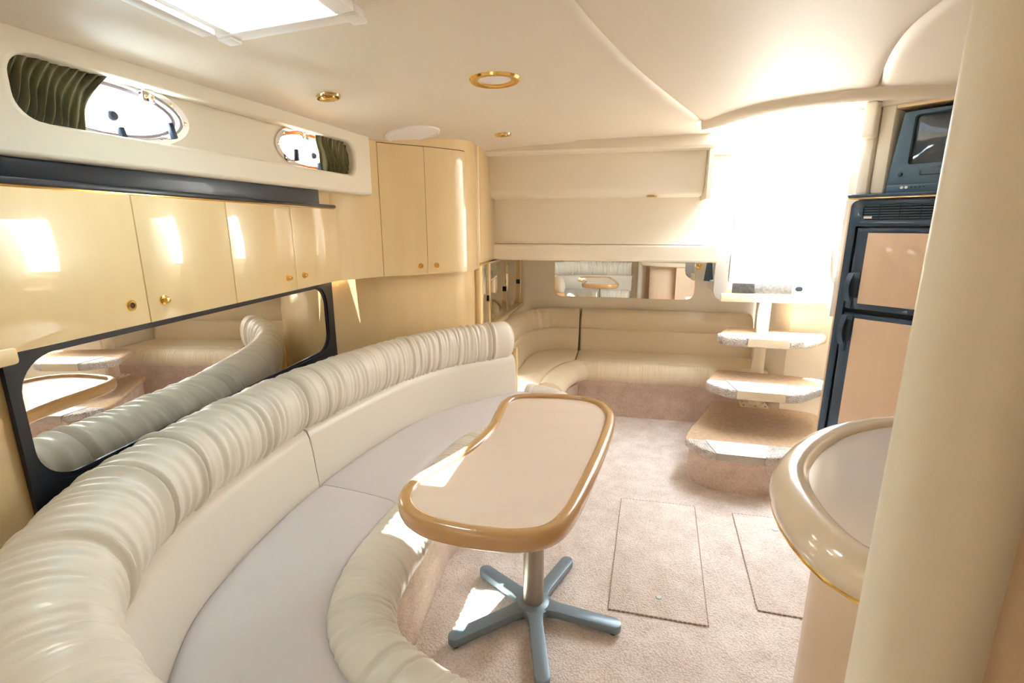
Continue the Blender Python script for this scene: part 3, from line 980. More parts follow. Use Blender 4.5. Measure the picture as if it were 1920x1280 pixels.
for tx, ty in tips:
    v = Vector((tx - cx, ty - cy, 0)); L = v.length
    Fm = frame((cx, cy, 0), (v.x, v.y, 0), (-v.y, v.x, 0))
    poly = [(0.03, -0.034), (0.09, -0.024), (L - 0.02, -0.024)] + [(L - 0.02 + 0.024 * math.sin(R(a)), -0.024 * math.cos(R(a))) for a in range(15, 180, 15)] + [(L - 0.02, 0.024), (0.09, 0.024), (0.03, 0.034)]
    n = len(poly)
    zt = lambda x: 0.052 - 0.012 * max(0, x - 0.05) / L
    bm = bm_from([(x, y, 0.012 + (0.008 if x < L * 0.8 else 0)) for x, y in poly] + [(x, y, zt(x)) for x, y in poly],
                 [tuple(range(n))[::-1], tuple(range(n, 2 * n))] + [(i, (i + 1) % n, (i + 1) % n + n, i + n) for i in range(n)])
    bevel(bm, 0.004, 2, 50)
    bm.transform(Fm)
    leg = finish('leg', bm, M_greymetal, tbl)
    finish('foot', lathe([(0.013, 0.0), (0.014, 0.006), (0.012, 0.014)], 14, Fm @ Matrix.Translation((L - 0.022, 0, 0))), M_rubber, leg)

# ================================================================== FLOOR HATCHES
def floor_hatch(poly, btn, label):
    c = (sum(p[0] for p in poly) / 4, sum(p[1] for p in poly) / 4, 0)
    root = thing('floor_hatch', label, 'floor hatch', c, group='carpeted floor hatches')
    finish('panel', prism(poly, 0.0005, 0.005, 0.002, 2), M_carpet, root)
    pts = poly + [poly[0]]
    bm = bmesh.new()
    for a, b in zip(pts[:-1], pts[1:]):
        d = Vector((b[0] - a[0], b[1] - a[1], 0)); n = Vector((-d.y, d.x, 0)).normalized() * 0.0022
        a3, b3 = Vector((*a, 0)), Vector((*b, 0))
        k = int(d.length / 0.016)
        for i in range(k):
            p, q = a3 + d * (i / k), a3 + d * ((i + 0.62) / k)
            o = 0.0054
            vv = [p - n, q - n, q + n, p + n]
            add_bm(bm, [(v.x, v.y, 0.001) for v in vv] + [(v.x, v.y, o) for v in vv], [(4, 5, 6, 7), (0, 1, 5, 4), (1, 2, 6, 5), (2, 3, 7, 6), (3, 0, 4, 7)])
    tag(finish('stitching', bm, M_stitch, root, smooth=False), kind='stuff')
    finish('lift_button', lathe([(0, 0.0095), (0.009, 0.009), (0.012, 0.006), (0.012, 0.003)], 18, Matrix.Translation((btn[0], btn[1], 0))), M_plate, root)


floor_hatch([(0.557, 2.253), (0.348, 1.511), (0.680, 1.431), (0.903, 2.179)], (0.547, 1.564), 'carpeted floor hatch with lift button near its edge, beside the pedestal table')
floor_hatch([(1.064, 2.119), (0.886, 1.504), (1.21, 1.42), (1.40, 2.045)], (1.199, 1.982), 'carpeted floor hatch with lift button, between the steps and the galley counter')

# ================================================================== AFT CORNER SETTEE
st = thing('corner_settee', 'cream leather corner settee with ruched front edge below the long mirror', 'settee', A(-0.1, 3.7, 0))
bq = lambda pts: [A(q, r) for q, r in pts]
back_corner = bq([(-0.645, 2.98), (-0.645, 3.30), (-0.64, 3.52), (-0.60, 3.70), (-0.50, 3.80), (-0.38, 3.838), (-0.284, 3.842)])
back_bench = bq([(-0.278, 3.842), (0.10, 3.842), (0.50, 3.842), (1.01, 3.842)])
bprof = [(0.0, 0.37), (0.0, 0.41), (0.010, 0.48), (0.020, 0.545), (0.040, 0.560), (0.026, 0.575), (0.036, 0.63), (0.052, 0.685), (0.082, 0.712), (0.115, 0.712), (0.132, 0.69), (0.134, 0.60), (0.134, 0.37)]
PC, PBk = catmull(back_corner, 200), catmull(back_bench, 160)
lc = path_frames(PC)[0][-1]
crs = [(s0, 0.006, d, 0.55, 0.2, 0.03) for s0, d in ((0.62, 0.004), (0.68, 0.006), (0.73, 0.007), (0.78, 0.006), (0.82, 0.007), (0.87, 0.004), (0.93, 0.003))]
finish('backrest', sweep(PC, 1, bprof, crs, (0, 0.012)), M_leather_bounce, st, angle=60)
finish('backrest', sweep(PBk, 1, bprof, [(0.83, 0.004, 0.002, 0.6, 0.2, 0)], (0.014, 0.03)), M_leather_bounce, st, angle=60)
roll_corner = bq([(-0.45, 2.90), (-0.445, 3.06), (-0.425, 3.22), (-0.375, 3.38), (-0.31, 3.47), (-0.284, 3.50)])
roll_bench = bq([(-0.278, 3.502), (0.10, 3.502), (0.50, 3.502), (1.01, 3.502)])
fprof = [(-0.004, 0.37), (0.004, 0.398), (0.025, 0.408), (0.055, 0.404), (0.082, 0.386), (0.098, 0.355), (0.102, 0.32), (0.092, 0.285), (0.07, 0.268), (0.03, 0.266), (0.0, 0.27)]
fprof_c = [(o * 1.5, z) for o, z in fprof]
RC, RB = catmull(roll_corner, 160), catmull(roll_bench, 300)
finish('front_bolster', sweep(RC, -1, fprof_c, ruche(0.6, 0.05, (0.001, 0.003), (0.004, 0.008), 0.6), (0, 0.008)), M_leather_bounce, st, angle=70)
finish('front_bolster', sweep(RB, -1, fprof, ruche(1.18, 0.016, (0.001, 0.004), (0.003, 0.006), 1.0, [], 0.008), (0.008, 0)), M_leather_bounce, st, angle=70)
finish('seat_cushion', seat(back_corner, roll_corner, 0.402, 60, 12, 0.1), M_leather_bounce, st, angle=60)
finish('seat_cushion', seat(back_bench, roll_bench, 0.402, 60, 12, 0.1), M_leather_bounce, st, angle=60)
finish('plinth', prism([A(q, r) for q, r in ((-0.60, 2.95), (-0.36, 2.95), (-0.33, 3.25), (-0.25, 3.458), (1.01, 3.458), (1.01, 3.95), (-0.75, 3.95), (-0.75, 2.95))], 0, 0.235), M_carpet_base, st, smooth=False)
finish('plinth_edge', prism([A(q, r) for q, r in ((-0.29, 3.43), (1.01, 3.43), (1.01, 3.94), (-0.29, 3.94))], 0.232, 0.272, 0.006), M_carpet_base, st)

# ================================================================== MIRRORS OF THE AFT BERTH
BMF = BOAT @ Matrix.Translation((0, 3.993, 0))
lm = thing('long_mirror', 'long rounded mirror on the aft bulkhead above the corner settee', 'mirror', A(0, 3.99, 0.8))
finish('glass', plate(rrect(-0.502, 0.576, 0.800, 1.13, 0.06, 8), [], -0.006, BMF), M_mirror, lm)
finish('backing', plate(rrect(-0.506, 0.580, 0.796, 1.134, 0.063, 8), [], -0.003, BMF), M_brass_pale, lm)

ml = thing('mirrored_locker', 'low run of mirrored locker doors with maple strips beside the corner settee', 'locker', A(-0.80, 3.4, 0.7))
SX = BOAT
finish('body', box(-0.885, -0.792, 2.815, 3.992, 0.705, 1.135, M=SX), M_maple, ml)
finish('ledge', box(-0.80, -0.760, 2.80, 3.985, 0.718, 0.740, 0.004, M=SX), M_maple, ml)
for a, b, m in ((2.83, 2.94, M_mirror), (3.00, 3.44, M_mirror_tint), (3.45, 3.93, M_mirror_tint)):
    d = finish('mirror_door', box(-0.795, -0.785, a, b, 0.742, 1.128, 0.0015, M=SX), m, ml)
    hr = b - 0.012 if m is M_mirror_tint else b
    finish('hinge', box(-0.786, -0.780, hr - 0.008, hr + 0.008, 0.90, 0.935, 0.001, M=SX), M_fridge_dk, d)
finish('maple_strip', box(-0.793, -0.781, 2.945, 2.995, 0.738, 1.13, 0.002, M=SX), M_maple, ml)
finish('maple_strip', box(-0.793, -0.778, 3.935, 3.985, 0.738, 1.13, 0.002, M=SX), M_maple, ml)

# hook and bunched curtain at the end of the bulkhead
hk = thing('curtain_hook', 'brass hook at the right end of the aft bulkhead', 'hook', A(0.602, 3.97, 1.06))
HM = BOAT @ Matrix.Translation((0.602, 3.992, 1.055)) @ Matrix.Rotation(R(90), 4, 'X')
finish('rose', lathe([(0, 0.012), (0.012, 0.012), (0.021, 0.006), (0.022, 0)], 20, HM), M_brass, hk)
finish('stem', lathe([(0.008, 0.0), (0.008, 0.04), (0.015, 0.05), (0.013, 0.06), (0, 0.064)], 16, HM), M_brass, hk)
cu = thing('bunched_curtain', 'grey blue curtain gathered beside the brass hook', 'curtain', A(0.652, 3.93, 0.95))
vv = []
for j in range(8):
    t = j / 7
    for i in range(28):
        a = 2 * PI * i / 28
        rr = (0.022 + 0.028 * t) * (1 + 0.22 * math.sin(7 * a + t))
        vv.append(A(0.664 + rr * math.cos(a) * 0.58, 3.93 + rr * math.sin(a) * 0.6, 1.125 - 0.17 * t))
ff = [(j * 28 + i, j * 28 + (i + 1) % 28, (j + 1) * 28 + (i + 1) % 28, (j + 1) * 28 + i) for j in range(7) for i in range(28)] + [tuple(range(28)), tuple(range(196, 224))[::-1]]
finish('cloth', bm_from(vv, ff), M_blue_cloth, cu, angle=70)
finish('tie', tube([A(0.664 + 0.022 * math.cos(a), 3.93 + 0.02 * math.sin(a), 1.10) for a in np.linspace(0, 2 * PI, 20)], 0.004, 6), M_blue_cloth, cu)

# ================================================================== COMPANIONWAY STEPS
sp = thing('companionway_steps', 'carpeted companionway steps on a cream post with metal tread plates', 'steps', (1.4, 2.8, 0))
t1 = [(0.945, 2.53), (0.958, 2.43), (1.024, 2.315), (1.285, 2.250), (1.36, 2.268), (1.58, 2.43), (1.86, 2.72), (1.90, 2.885), (1.375, 3.10), (1.345, 3.09)]
t2 = [(1.140, 2.76), (1.155, 2.69), (1.228, 2.590), (1.500, 2.515), (1.575, 2.525), (1.80, 2.665), (1.88, 2.82), (1.33, 3.03), (1.302, 3.015)]
t3 = [(1.262, 2.96), (1.285, 2.885), (1.375, 2.83), (1.63, 2.765), (1.71, 2.775), (1.91, 2.89), (1.96, 3.0), (1.46, 3.21), (1.43, 3.20)]
def inset(poly, d):
    P = np.array(poly, float); n = len(P); out = []
    for i in range(n):
        a, b, c = P[i - 1], P[i], P[(i + 1) % n]
        u, w = (b - a) / np.linalg.norm(b - a), (c - b) / np.linalg.norm(c - b)
        n1_, n2_ = np.array((-u[1], u[0])), np.array((-w[1], w[0]))
        bis = n1_ + n2_; bis /= np.linalg.norm(bis)
        out.append(tuple(b + bis * d / max(0.4, float(np.dot(bis, n1_)))))
    return out
def rounded(poly, n=90):
    # round the corners a little by subdividing and relaxing
    P = []
    for i in range(len(poly)):
        a, b = np.array(poly[i]), np.array(poly[(i + 1) % len(poly)])
        P += [tuple(a * (1 - t) + b * t) for t in np.linspace(0, 1, 9)[:-1]]
    P = np.array(P)
    for _ in range(6):
        P = 0.5 * P + 0.25 * (np.roll(P, 1, 0) + np.roll(P, -1, 0))
    return [tuple(p) for p in P]
finish('box_step', prism(rounded(inset(t1, 0.025)), 0.0, 0.19), M_carpet_base, sp)
for poly, z, fr, tk in ((t1, 0.222, 0.17, 0.036), (t2, 0.462, 0.20, 0.045), (t3, 0.702, 0.14, 0.045)):
    rp = rounded(poly)
    tr = finish('tread', prism(rp, z - tk, z, 0.014, 4), M_carpet_step, sp)
    # looped carpet nosing: front band standing slightly proud
    a, b = np.array(poly[2]), np.array(poly[3])
    u = (b - a) / np.linalg.norm(b - a); nb = np.array((-u[1], u[0]))
    band = [p for p in rp if np.dot(np.array(p) - a, nb) < fr]
    # order the band along its outline and close across the tread
    band = sorted(range(len(rp)), key=lambda i: i)
    idx = [i for i in band if np.dot(np.array(rp[i]) - a, nb) < fr]
    # outline may wrap; rotate so that it is contiguous
    for k in range(len(idx)):
        if idx[k] - idx[k - 1] not in (1, 1 - len(rp)):
            idx = idx[k:] + idx[:k]
            break
    bp = [rp[i] for i in idx]
    grow = np.array(bp); cen = grow.mean(0)
    bp = [tuple(np.array(p) + (np.array(p) - cen) / np.linalg.norm(np.array(p) - cen) * 0.004) for p in bp]
    finish('nosing_carpet', prism(bp, z - tk - 0.004, z + 0.004, 0.012, 3), M_step_edge_lit, sp)
    # metal tread plate
    L_ = np.linalg.norm(b - a)
    F = frame((a[0], a[1], z), (u[0], u[1], 0), (nb[0], nb[1], 0))
    x0, x1 = 0.02, L_ - 0.02
    if poly is t3:
        x1 = L_ * 0.92
    pb = bm_from([(x0, -0.008, 0.008), (x1, -0.008, 0.008), (x1 + 0.05, fr - 0.02, 0.008), (x0 - 0.035, fr - 0.02, 0.008),
                  (x0, -0.008, 0.004), (x1, -0.008, 0.004), (x1 + 0.05, fr - 0.02, 0.004), (x0 - 0.035, fr - 0.02, 0.004)],
                 [(0, 1, 2, 3), (7, 6, 5, 4), (0, 4, 5, 1), (1, 5, 6, 2), (2, 6, 7, 3), (3, 7, 4, 0)])
    pb.transform(F)
    pl = finish('tread_plate', pb, M_plate, sp)
    finish('plate_lip', box(x0, x1, -0.012, -0.006, -tk + 0.004, 0.008, 0.002, M=F), M_post if poly is t1 else M_cream_paint, pl)
px_, py_ = 1.572, 3.02
finish('post', lathe([(0.036, 0.222), (0.036, 0.90)], 20, Matrix.Translation((px_, py_, 0))), M_cream_paint, sp)
fl = finish('flange', prism(rrect(-0.09, 0.075, -0.055, 0.06, 0.006, 2), 0.222, 0.230, 0.001, 2, M=Matrix.Translation((px_, py_ - 0.01, 0)) @ Matrix.Rotation(R(-15), 4, 'Z')), M_cream_paint, sp)
for dx, dy in ((-0.07, -0.04), (0.0, -0.045), (0.058, -0.04), (-0.07, 0.03), (0.058, 0.03)):
    v = Matrix.Rotation(R(-15), 4, 'Z') @ Vector((dx, dy, 0))
    finish('bolt', lathe([(0, 0.236), (0.006, 0.235), (0.007, 0.230)], 10, Matrix.Translation((px_ + v.x, py_ - 0.01 + v.y, 0))), M_post, fl)

# ================================================================== REFRIGERATOR
FP = (1.566, 2.35)
FD, FN = (0.5725, -0.82), (0.82, 0.5725)
FF = frame((FP[0], FP[1], 0), (FD[0], FD[1], 0), (FN[0], FN[1], 0))    # x along front, y into the body
fr_ = thing('refrigerator', 'tall blue black refrigerator with two maple panelled doors beside the steps', 'refrigerator', (FP[0], FP[1], 0))
W = 0.52
finish('cabinet', box(0.004, W, 0.03, 0.46, 0.0, 1.47, M=FF), M_jamb, fr_)
surround = [(0.0, 0.08), (W, 0.08), (W, 1.468)] + [(0.03 + 0.03 * math.cos(R(a)), 1.438 + 0.03 * math.sin(R(a))) for a in range(90, 181, 15)]
open_ = rrect(0.032, W - 0.03, 0.11, 1.352, 0.006, 2)
vent = rrect(0.052, W - 0.05, 1.380, 1.446, 0.022, 5)
finish('surround', plate(surround, [open_[::-1], vent[::-1]], 0.03, FF, 0.002), M_fridge, fr_)
finish('recess', box(0.03, W - 0.03, 0.028, 0.032, 0.10, 1.455, M=FF), M_fridge_dk, fr_)
vg = finish('vent_grille', box(0.05, W - 0.05, 0.020, 0.026, 1.378, 1.447, M=FF), M_fridge_dk, fr_)
for k in range(6):
    z = 1.386 + k * 0.0108
    finish('slat', box(0.054, W - 0.052, 0.004, 0.018, z, z + 0.0035, 0.0008, M=FF), M_tv, vg)
for x in (0.115, 0.19, 0.265, 0.34, 0.415):
    finish('slat_bar', box(x, x + 0.002, 0.001, 0.006, 1.382, 1.446, M=FF), M_fridge, vg)
finish('badge', box(0.058, 0.090, 0.0, 0.003, 1.386, 1.396, 0.0006, M=FF), M_white, fr_)
finish('latch_bracket', box(0.058, 0.105, 0.003, 0.02, 1.352, 1.360, 0.001, M=FF), M_post, fr_)
for z0, z1, hz0, hz1 in ((0.975, 1.345, 1.008, 1.140), (0.12, 0.955, 0.800, 0.945)):
    d = finish('fridge_door', box(0.046, W - 0.035, -0.012, 0.022, z0, z1, 0.004, M=FF), M_fridge, fr_)
    finish('maple_panel', box(0.092, W - 0.06, -0.0155, -0.010, z0 + 0.028, z1 - 0.022, 0.001, M=FF), M_maple2, d)
    finish('door_edge', box(0.050, W - 0.04, -0.016, -0.010, z1 - 0.017, z1 - 0.003, 0.003, M=FF), M_fridge, d)
    # curved pull handle
    hp = []
    for k in range(11):
        t = k / 10
        hp.append(FF @ Vector((0.050 - 0.004 * math.sin(PI * t), -0.016 - 0.026 * math.sin(PI * t), hz0 + (hz1 - hz0) * t)))
    rings = []
    for p in hp:
        rings.append([p + Vector((FD[0] * a, FD[1] * a, 0)) + Vector((FN[0] * b, FN[1] * b, 0)) for a, b in ((-0.009, -0.004), (0.014, -0.004), (0.016, 0.006), (-0.011, 0.006))])
    hb = loft(rings)
    h = finish('handle', hb, M_fridge, d, angle=30)
    finish('handle_well', box(0.052, 0.086, -0.016, -0.009, hz0 + 0.02, hz1 - 0.02, 0.003, M=FF), M_fridge_dk, d)
    finish('handle_base', box(0.046, 0.088, -0.020, -0.010, hz1 - 0.022, hz1 + 0.006, 0.003, M=FF), M_fridge, d)
    finish('handle_base', box(0.046, 0.070, -0.020, -0.010, hz0 - 0.03, hz0 + 0.02, 0.003, M=FF), M_fridge, d)
# edge strip
finish('edge_strip', box(-0.006, 0.002, 0.0, 0.03, 0.0, 1.45, 0.001, M=FF), M_maple2, fr_)

shelf = thing('shelf', 'dark shelf with brass edge above the refrigerator', 'shelf', FF @ Vector((0.2, 0.2, 1.475)))
finish('board', box(-0.012, W, -0.02, 0.46, 1.478, 1.493, 0.004, M=FF), M_fridge, shelf)
finish('brass_edge', box(-0.012, W, -0.017, 0.40, 1.471, 1.478, 0.001, M=FF), M_brass_pale, shelf)

tv = thing('television', 'small dark box television with video slot on the shelf above the refrigerator', 'television', FF @ Vector((0.3, 0.2, 1.494)))
TM = FF @ Matrix.Translation((0.105, 0.055, 1.494))
cas = [(0.010, 0.0), (0.400, 0.0), (0.400, 0.335), (0.032, 0.335), (0.026, 0.330), (0.004, 0.10), (0.0, 0.04)]
finish('casing', plate(cas, [rrect(0.068, 0.37, 0.118, 0.318, 0.012, 4)[::-1]], 0.06, TM, 0.004), M_tv, tv)
finish('rear_shell', plate([(0.02, 0.005), (0.39, 0.005), (0.38, 0.325), (0.04, 0.325)], [], 0.26, TM @ Matrix.Translation((0, 0.05, 0))), M_fridge_dk, tv)
# gently curved tube
nv_, nu_ = 10, 12
vv = []
for j in range(nv_):
    for i in range(nu_):
        u, v = i / (nu_ - 1), j / (nv_ - 1)
        vv.append((0.066 + 0.306 * u, 0.030 - 0.018 * (1 - (2 * u - 1) ** 2) * (1 - (2 * v - 1) ** 2) - 0.004, 0.116 + 0.204 * v))
ff = [(j * nu_ + i, j * nu_ + i + 1, (j + 1) * nu_ + i + 1, (j + 1) * nu_ + i) for j in range(nv_ - 1) for i in range(nu_ - 1)]
bm = bm_from(vv, ff); bmesh.ops.solidify(bm, geom=bm.faces[:], thickness=-0.004); bm.transform(TM)
finish('screen', bm, M_screen, tv)
sl = finish('video_slot', box(0.115, 0.36, -0.003, 0.004, 0.070, 0.104, 0.002, M=TM), M_fridge, tv)
finish('slot_flap', box(0.122, 0.35, -0.005, -0.002, 0.074, 0.094, 0.001, M=TM), M_tv, sl)
finish('lower_ledge', box(0.006, 0.395, -0.014, 0.002, 0.0, 0.036, 0.006, M=TM), M_tv, tv)
finish('power_button', lathe([(0, 0.006), (0.008, 0.005), (0.010, 0)], 18, TM @ Matrix.Translation((0.047, 0, 0.078)) @ Matrix.Rotation(R(90), 4, 'X')), M_fridge, tv)
for k, x in enumerate((0.066, 0.082, 0.100, 0.115, 0.130, 0.144)):
    r_ = 0.006 if k < 2 else 0.003
    finish('button', lathe([(0, 0.005), (r_, 0.004), (r_, 0)], 12, TM @ Matrix.Translation((x, -0.013, 0.022)) @ Matrix.Rotation(R(90), 4, 'X')), M_white if k < 2 else M_fridge_dk, tv)

# niche round the television
nt_ = struct('trim_13', box(-0.006, 0.040, 0.03, 0.40, 1.494, 1.885, 0.010, M=FF), M_padded, 'cream padded upright left of the television')
struct('trim_14', box(0.045, 0.10, 0.05, 0.45, 1.494, 1.885, 0.012, M=FF), M_padded, 'second cream padded upright beside the television')
struct('trim_15', box(0.045, W, 0.03, 0.46, 1.862, 1.89, 0.004, M=FF), M_padded, 'cream header above the television niche')
struct('trim_16', box(0.10, W, 0.052, 0.46, 1.848, 1.864, 0.002, M=FF), M_maple, 'maple lining at the top of the television niche')
struct('trim_17', box(0.10, W, 0.42, 0.46, 1.494, 1.86, M=FF), M_maple, 'maple back of the television niche')
struct('trim_18', box(-0.004, 0.05, -0.012, 0.04, 1.735, 1.885, 0.012, 3, M=FF), M_padded, 'rounded cream valance block beside the companionway')
gr = thing('grab_rail', 'white curved grab rail beside the refrigerator', 'handrail', (1.60, 2.42, 1.2))
gp = [(1.640, 2.485, 1.38), (1.600, 2.475, 1.36), (1.585, 2.455, 1.31), (1.580, 2.445, 1.25), (1.582, 2.445, 1.19), (1.592, 2.455, 1.14), (1.615, 2.475, 1.09), (1.645, 2.49, 1.08)]
finish('rail', tube(catmull(gp, 40), 0.010, 10), M_white, gr)
for p in (gp[0], gp[-1]):
    finish('mount', lathe([(0.018, -0.004), (0.018, 0.004)], 14, frame(p, (0, 0, 1), (0.5, -0.85, 0), (-0.85, -0.5, 0))), M_white, gr)

# ================================================================== GALLEY COUNTER
ct = thing('galley_counter', 'rounded cream galley counter with raised lip on a maple pedestal', 'counter', (0.8, 0.8, 0))
rim = [(2.40, 1.40), (1.8, 1.34), (1.3, 1.235), (1.05, 1.185), (0.93, 1.150), (0.84, 1.130), (0.73, 1.080), (0.625, 1.003), (0.552, 0.930), (0.508, 0.868), (0.478, 0.795), (0.462, 0.719), (0.461, 0.645), (0.480, 0.590), (0.53, 0.555),
       (0.60, 0.53), (0.70, 0.50), (0.85, 0.47), (1.2, 0.42), (1.8, 0.40), (2.40, 0.40)]
RM = catmull(rim, 200)
s_, Nl_ = path_frames(RM)
lip = [(0.058, 0.888), (0.056, 0.893), (0.048, 0.899), (0.036, 0.902), (0.022, 0.900), (0.008, 0.892), (-0.002, 0.876), (-0.006, 0.860), (-0.004, 0.846), (0.004, 0.838), (0.03, 0.836), (0.058, 0.84)]
rings = [[(RM[i][0] + Nl_[i][0] * o, RM[i][1] + Nl_[i][1] * o, z) for o, z in lip] for i in range(200)]
finish('lip', loft(rings), M_counter, ct, angle=60)
inn = [(RM[i][0] + Nl_[i][0] * 0.05, RM[i][1] + Nl_[i][1] * 0.05) for i in range(0, 200, 2)]
finish('worktop', prism(inn, 0.842, 0.889), M_counter_in, ct)
finish('gold_line', tube([(RM[i][0] + Nl_[i][0] * 0.000, RM[i][1] + Nl_[i][1] * 0.000, 0.839) for i in range(0, 200, 2)], 0.0035, 6), M_brass, ct)
finish('pedestal', prism(rrect(0.61, 1.02, 0.585, 1.00, 0.19, 10), 0, 0.84), M_maple2, ct)
finish('cabinet', box(1.0, 2.40, 0.62, 1.22, 0, 0.84), M_maple2, ct)

# ================================================================== CEILING FITTINGS
def flat_on_ceiling(x, y):
    e = 0.02
    nx, ny = (zc(x + e, y) - zc(x - e, y)) / (2 * e), (zc(x, y + e) - zc(x, y - e)) / (2 * e)
    n = Vector((nx, ny, -1)).normalized()          # pointing down into the cabin
    a = Vector((1, 0, 0)); a = (a - n * a.dot(n)).normalized()
    return frame((x, y, zc(x, y)), a, n.cross(a), n)
def downlight(x, y, r, ring, label, group=None, ratio=0.66):
    root = thing('ceiling_light', label, 'light', (x, y, zc(x, y)), group=group)
    Fm = flat_on_ceiling(x, y)
    finish('ring', lathe([(r * ratio, -0.006), (r * ratio, 0.004), (r * 0.78, 0.0085), (r * 0.93, 0.0075), (r, 0.001), (r, -0.004)], 40, Fm), ring, root)
    finish('lens', lathe([(0, 0.002), (r * ratio * 0.6, 0.0015), (r * ratio, 0.0), (r * ratio, -0.005)], 36, Fm), M_lens, root)
    return root
downlight(-0.056, 1.757, 0.085, M_brass, 'large round ceiling light with wide brass ring, in the middle of the headliner')
l = downlight(-0.604, 1.754, 0.040, M_brass_pale, 'small round chrome and brass ceiling light above the portholes', 'small ceiling spotlights', 0.55)
finish('eyeball', lathe([(0, 0.012), (0.012, 0.0115), (0.021, 0.008), (0.024, 0.0)], 24, flat_on_ceiling(-0.604, 1.754)), M_brass, l)
l = downlight(-0.045, 2.607, 0.042, M_brass_pale, 'small round ceiling light near the padded overhang', 'small ceiling spotlights', 0.55)
finish('eyeball', lathe([(0, 0.014), (0.012, 0.013), (0.022, 0.009), (0.025, 0.0)], 24, flat_on_ceiling(-0.045, 2.607)), M_brass, l)
# berth light under the padded overhang
bl = thing('berth_light', 'tiny brass light under the padded overhang', 'light', A(0.17, 3.13, 1.52))
finish('ring', lathe([(0.012, 0.0), (0.014, 0.005), (0.028, 0.004), (0.032, 0.0)], 24, BOAT @ Matrix.Translation((0.17, 3.11, 1.523)) @ Matrix.Rotation(PI, 4, 'X')), M_brass, bl)
finish('lens', lathe([(0, 0.002), (0.013, 0.001), (0.013, -0.002)], 20, BOAT @ Matrix.Translation((0.17, 3.11, 1.523)) @ Matrix.Rotation(PI, 4, 'X')), M_lens, bl)
spk = thing('ceiling_speaker', 'round white ceiling speaker grille in front of the corner locker', 'speaker', (-0.455, 2.395, zc(-0.455, 2.395)))
def on_ceiling(profile, x, y, n=44):
    bm = lathe(profile, n)
    for v in bm.verts:
        v.co = Vector((x + v.co.x, y + v.co.y, zc(x + v.co.x, y + v.co.y) - v.co.z))
    bmesh.ops.recalc_face_normals(bm, faces=bm.faces)
    return bm
finish('rim', on_ceiling([(0.112, 0.001), (0.115, 0.008), (0.124, 0.006), (0.126, -0.002)], -0.452, 2.385), M_white, spk)
finish('grille', on_ceiling([(0, 0.007), (0.06, 0.006), (0.113, 0.004), (0.113, -0.004)], -0.452, 2.385), M_white, spk)

# overhead hatch
hz = zc(*A(-0.755, 0.95))
ht = thing('overhead_hatch', 'white framed overhead hatch in the headliner, partly in view', 'hatch', A(-0.755, 0.95, hz))
HZ = frame(A(-0.755, 0.95, hz), (CB, -SB, 0.06), (SB, CB, 0.0), (-0.06, 0, 1))
def hbox(x0, x1, y0, y1, z0, z1, b=0.003):
    return box(x0, x1, y0, y1, z0, z1, b, M=HZ)
h1, h2 = 0.133, 0.178
ring_o = rrect(-h2, h2, -h2, h2, 0.012, 3)
# rim as four bars so that the mitres show
for nm, b4 in (('rim_bar', (-h2, h2, h1, h2)), ('rim_bar', (-h2, h2, -h2, -h1)), ('rim_bar', (-h2, -h1, -h1 + 0.001, h1 - 0.001)), ('rim_bar', (h1, h2, -h1 + 0.001, h1 - 0.001))):
    finish(nm, hbox(*b4, -0.020, 0.004, 0.005), M_white, ht)
finish('blind_cassette', hbox(-h2 - 0.004, -h1 - 0.012, -0.12, 0.10, -0.034, -0.018, 0.006), M_white, ht)
for x in (-h2, h2 - 0.03):
    finish('corner_cap', hbox(x - 0.002, x + 0.034, h1 + 0.008, h2 + 0.004, -0.026, -0.016, 0.004), M_white, ht)
for b4 in ((-h1 - 0.004, h1 + 0.004, h1, h1 + 0.006), (-h1 - 0.004, h1 + 0.004, -h1 - 0.006, -h1), (-h1 - 0.006, -h1, -h1, h1), (h1, h1 + 0.006, -h1, h1)):
    finish('well_wall', hbox(*b4, -0.004, 0.10, 0.001), M_white, ht)
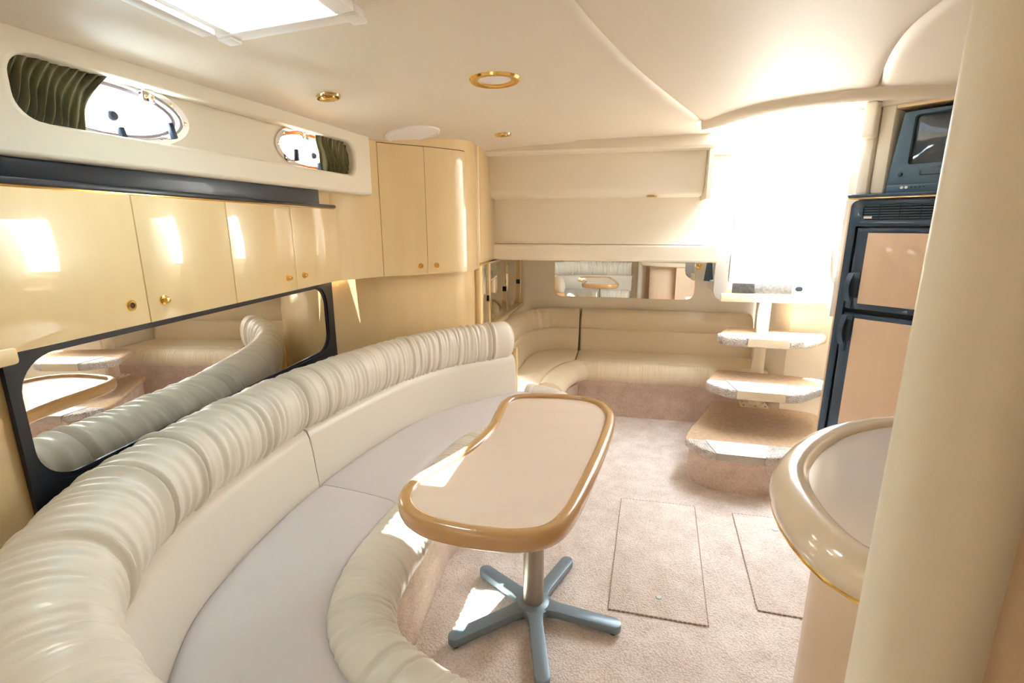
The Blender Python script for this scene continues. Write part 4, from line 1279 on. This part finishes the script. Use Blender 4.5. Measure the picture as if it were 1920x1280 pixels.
for b4 in ((-h1, h1, h1 - 0.008, h1), (-h1, h1, -h1, -h1 + 0.008), (-h1, -h1 + 0.008, -h1 + 0.008, h1 - 0.008), (h1 - 0.008, h1, -h1 + 0.008, h1 - 0.008)):
    finish('sash', hbox(*b4, 0.085, 0.105, 0.002), M_white, ht)
finish('pane', hbox(-h1 + 0.005, h1 - 0.005, -h1 + 0.005, h1 - 0.005, 0.092, 0.098, 0), M_hatch_glass, ht)
finish('latch', hbox(-0.02, 0.02, h1 - 0.03, h1 - 0.014, 0.068, 0.088, 0.004), M_white, ht)

# ================================================================== OUTSIDE THE COMPANIONWAY
hs = thing('helm_seat', 'white moulded cockpit locker with louvre vents outside the companionway', 'locker', A(1.25, 4.6, 0.965))
finish('moulding', box(1.06, 1.75, 4.3, 5.2, 0.967, 1.55, 0.04, 3, M=BOAT), M_gelcoat, hs)
for k in range(3):
    for z in (1.10, 1.44):
        finish('louvre', box(1.32, 1.46, 4.288, 4.302, z + 0.028 * k, z + 0.028 * k + 0.010, 0.002, M=BOAT), M_grit, hs)
cs = thing('cockpit_side', 'white cockpit coaming with seat outside the companionway', 'coaming', A(0.5, 5, 0.965))
finish('coaming', box(0.40, 0.60, 4.35, 7.0, 0.966, 1.42, 0.03, M=BOAT), M_gelcoat, cs)
finish('seat', box(0.61, 2.6, 6.4, 7.0, 0.966, 1.24, 0.03, M=BOAT), M_gelcoat, cs)
struct('water', prism([(-250, 5), (300, 5), (300, 320), (-250, 320)], -0.45, -0.40), M_water, 'pale harbour water beyond the cockpit', smooth=False)
# wooded shore
hl = []
nx = 60
rings = []
for j, (yy, hh) in enumerate(((150, 0), (158, 0.7), (172, 1.0), (200, 0.8), (230, 0))):
    rings.append([(-60 + 260 * i / (nx - 1), yy, -0.4 + hh * (6 + 3.5 * math.sin(i * 0.35) + 2 * math.sin(i * 0.9 + j))) for i in range(nx)])
bm = loft(rings, close=False)
struct('far_shore', bm, M_hill, 'distant wooded shore seen through the companionway')
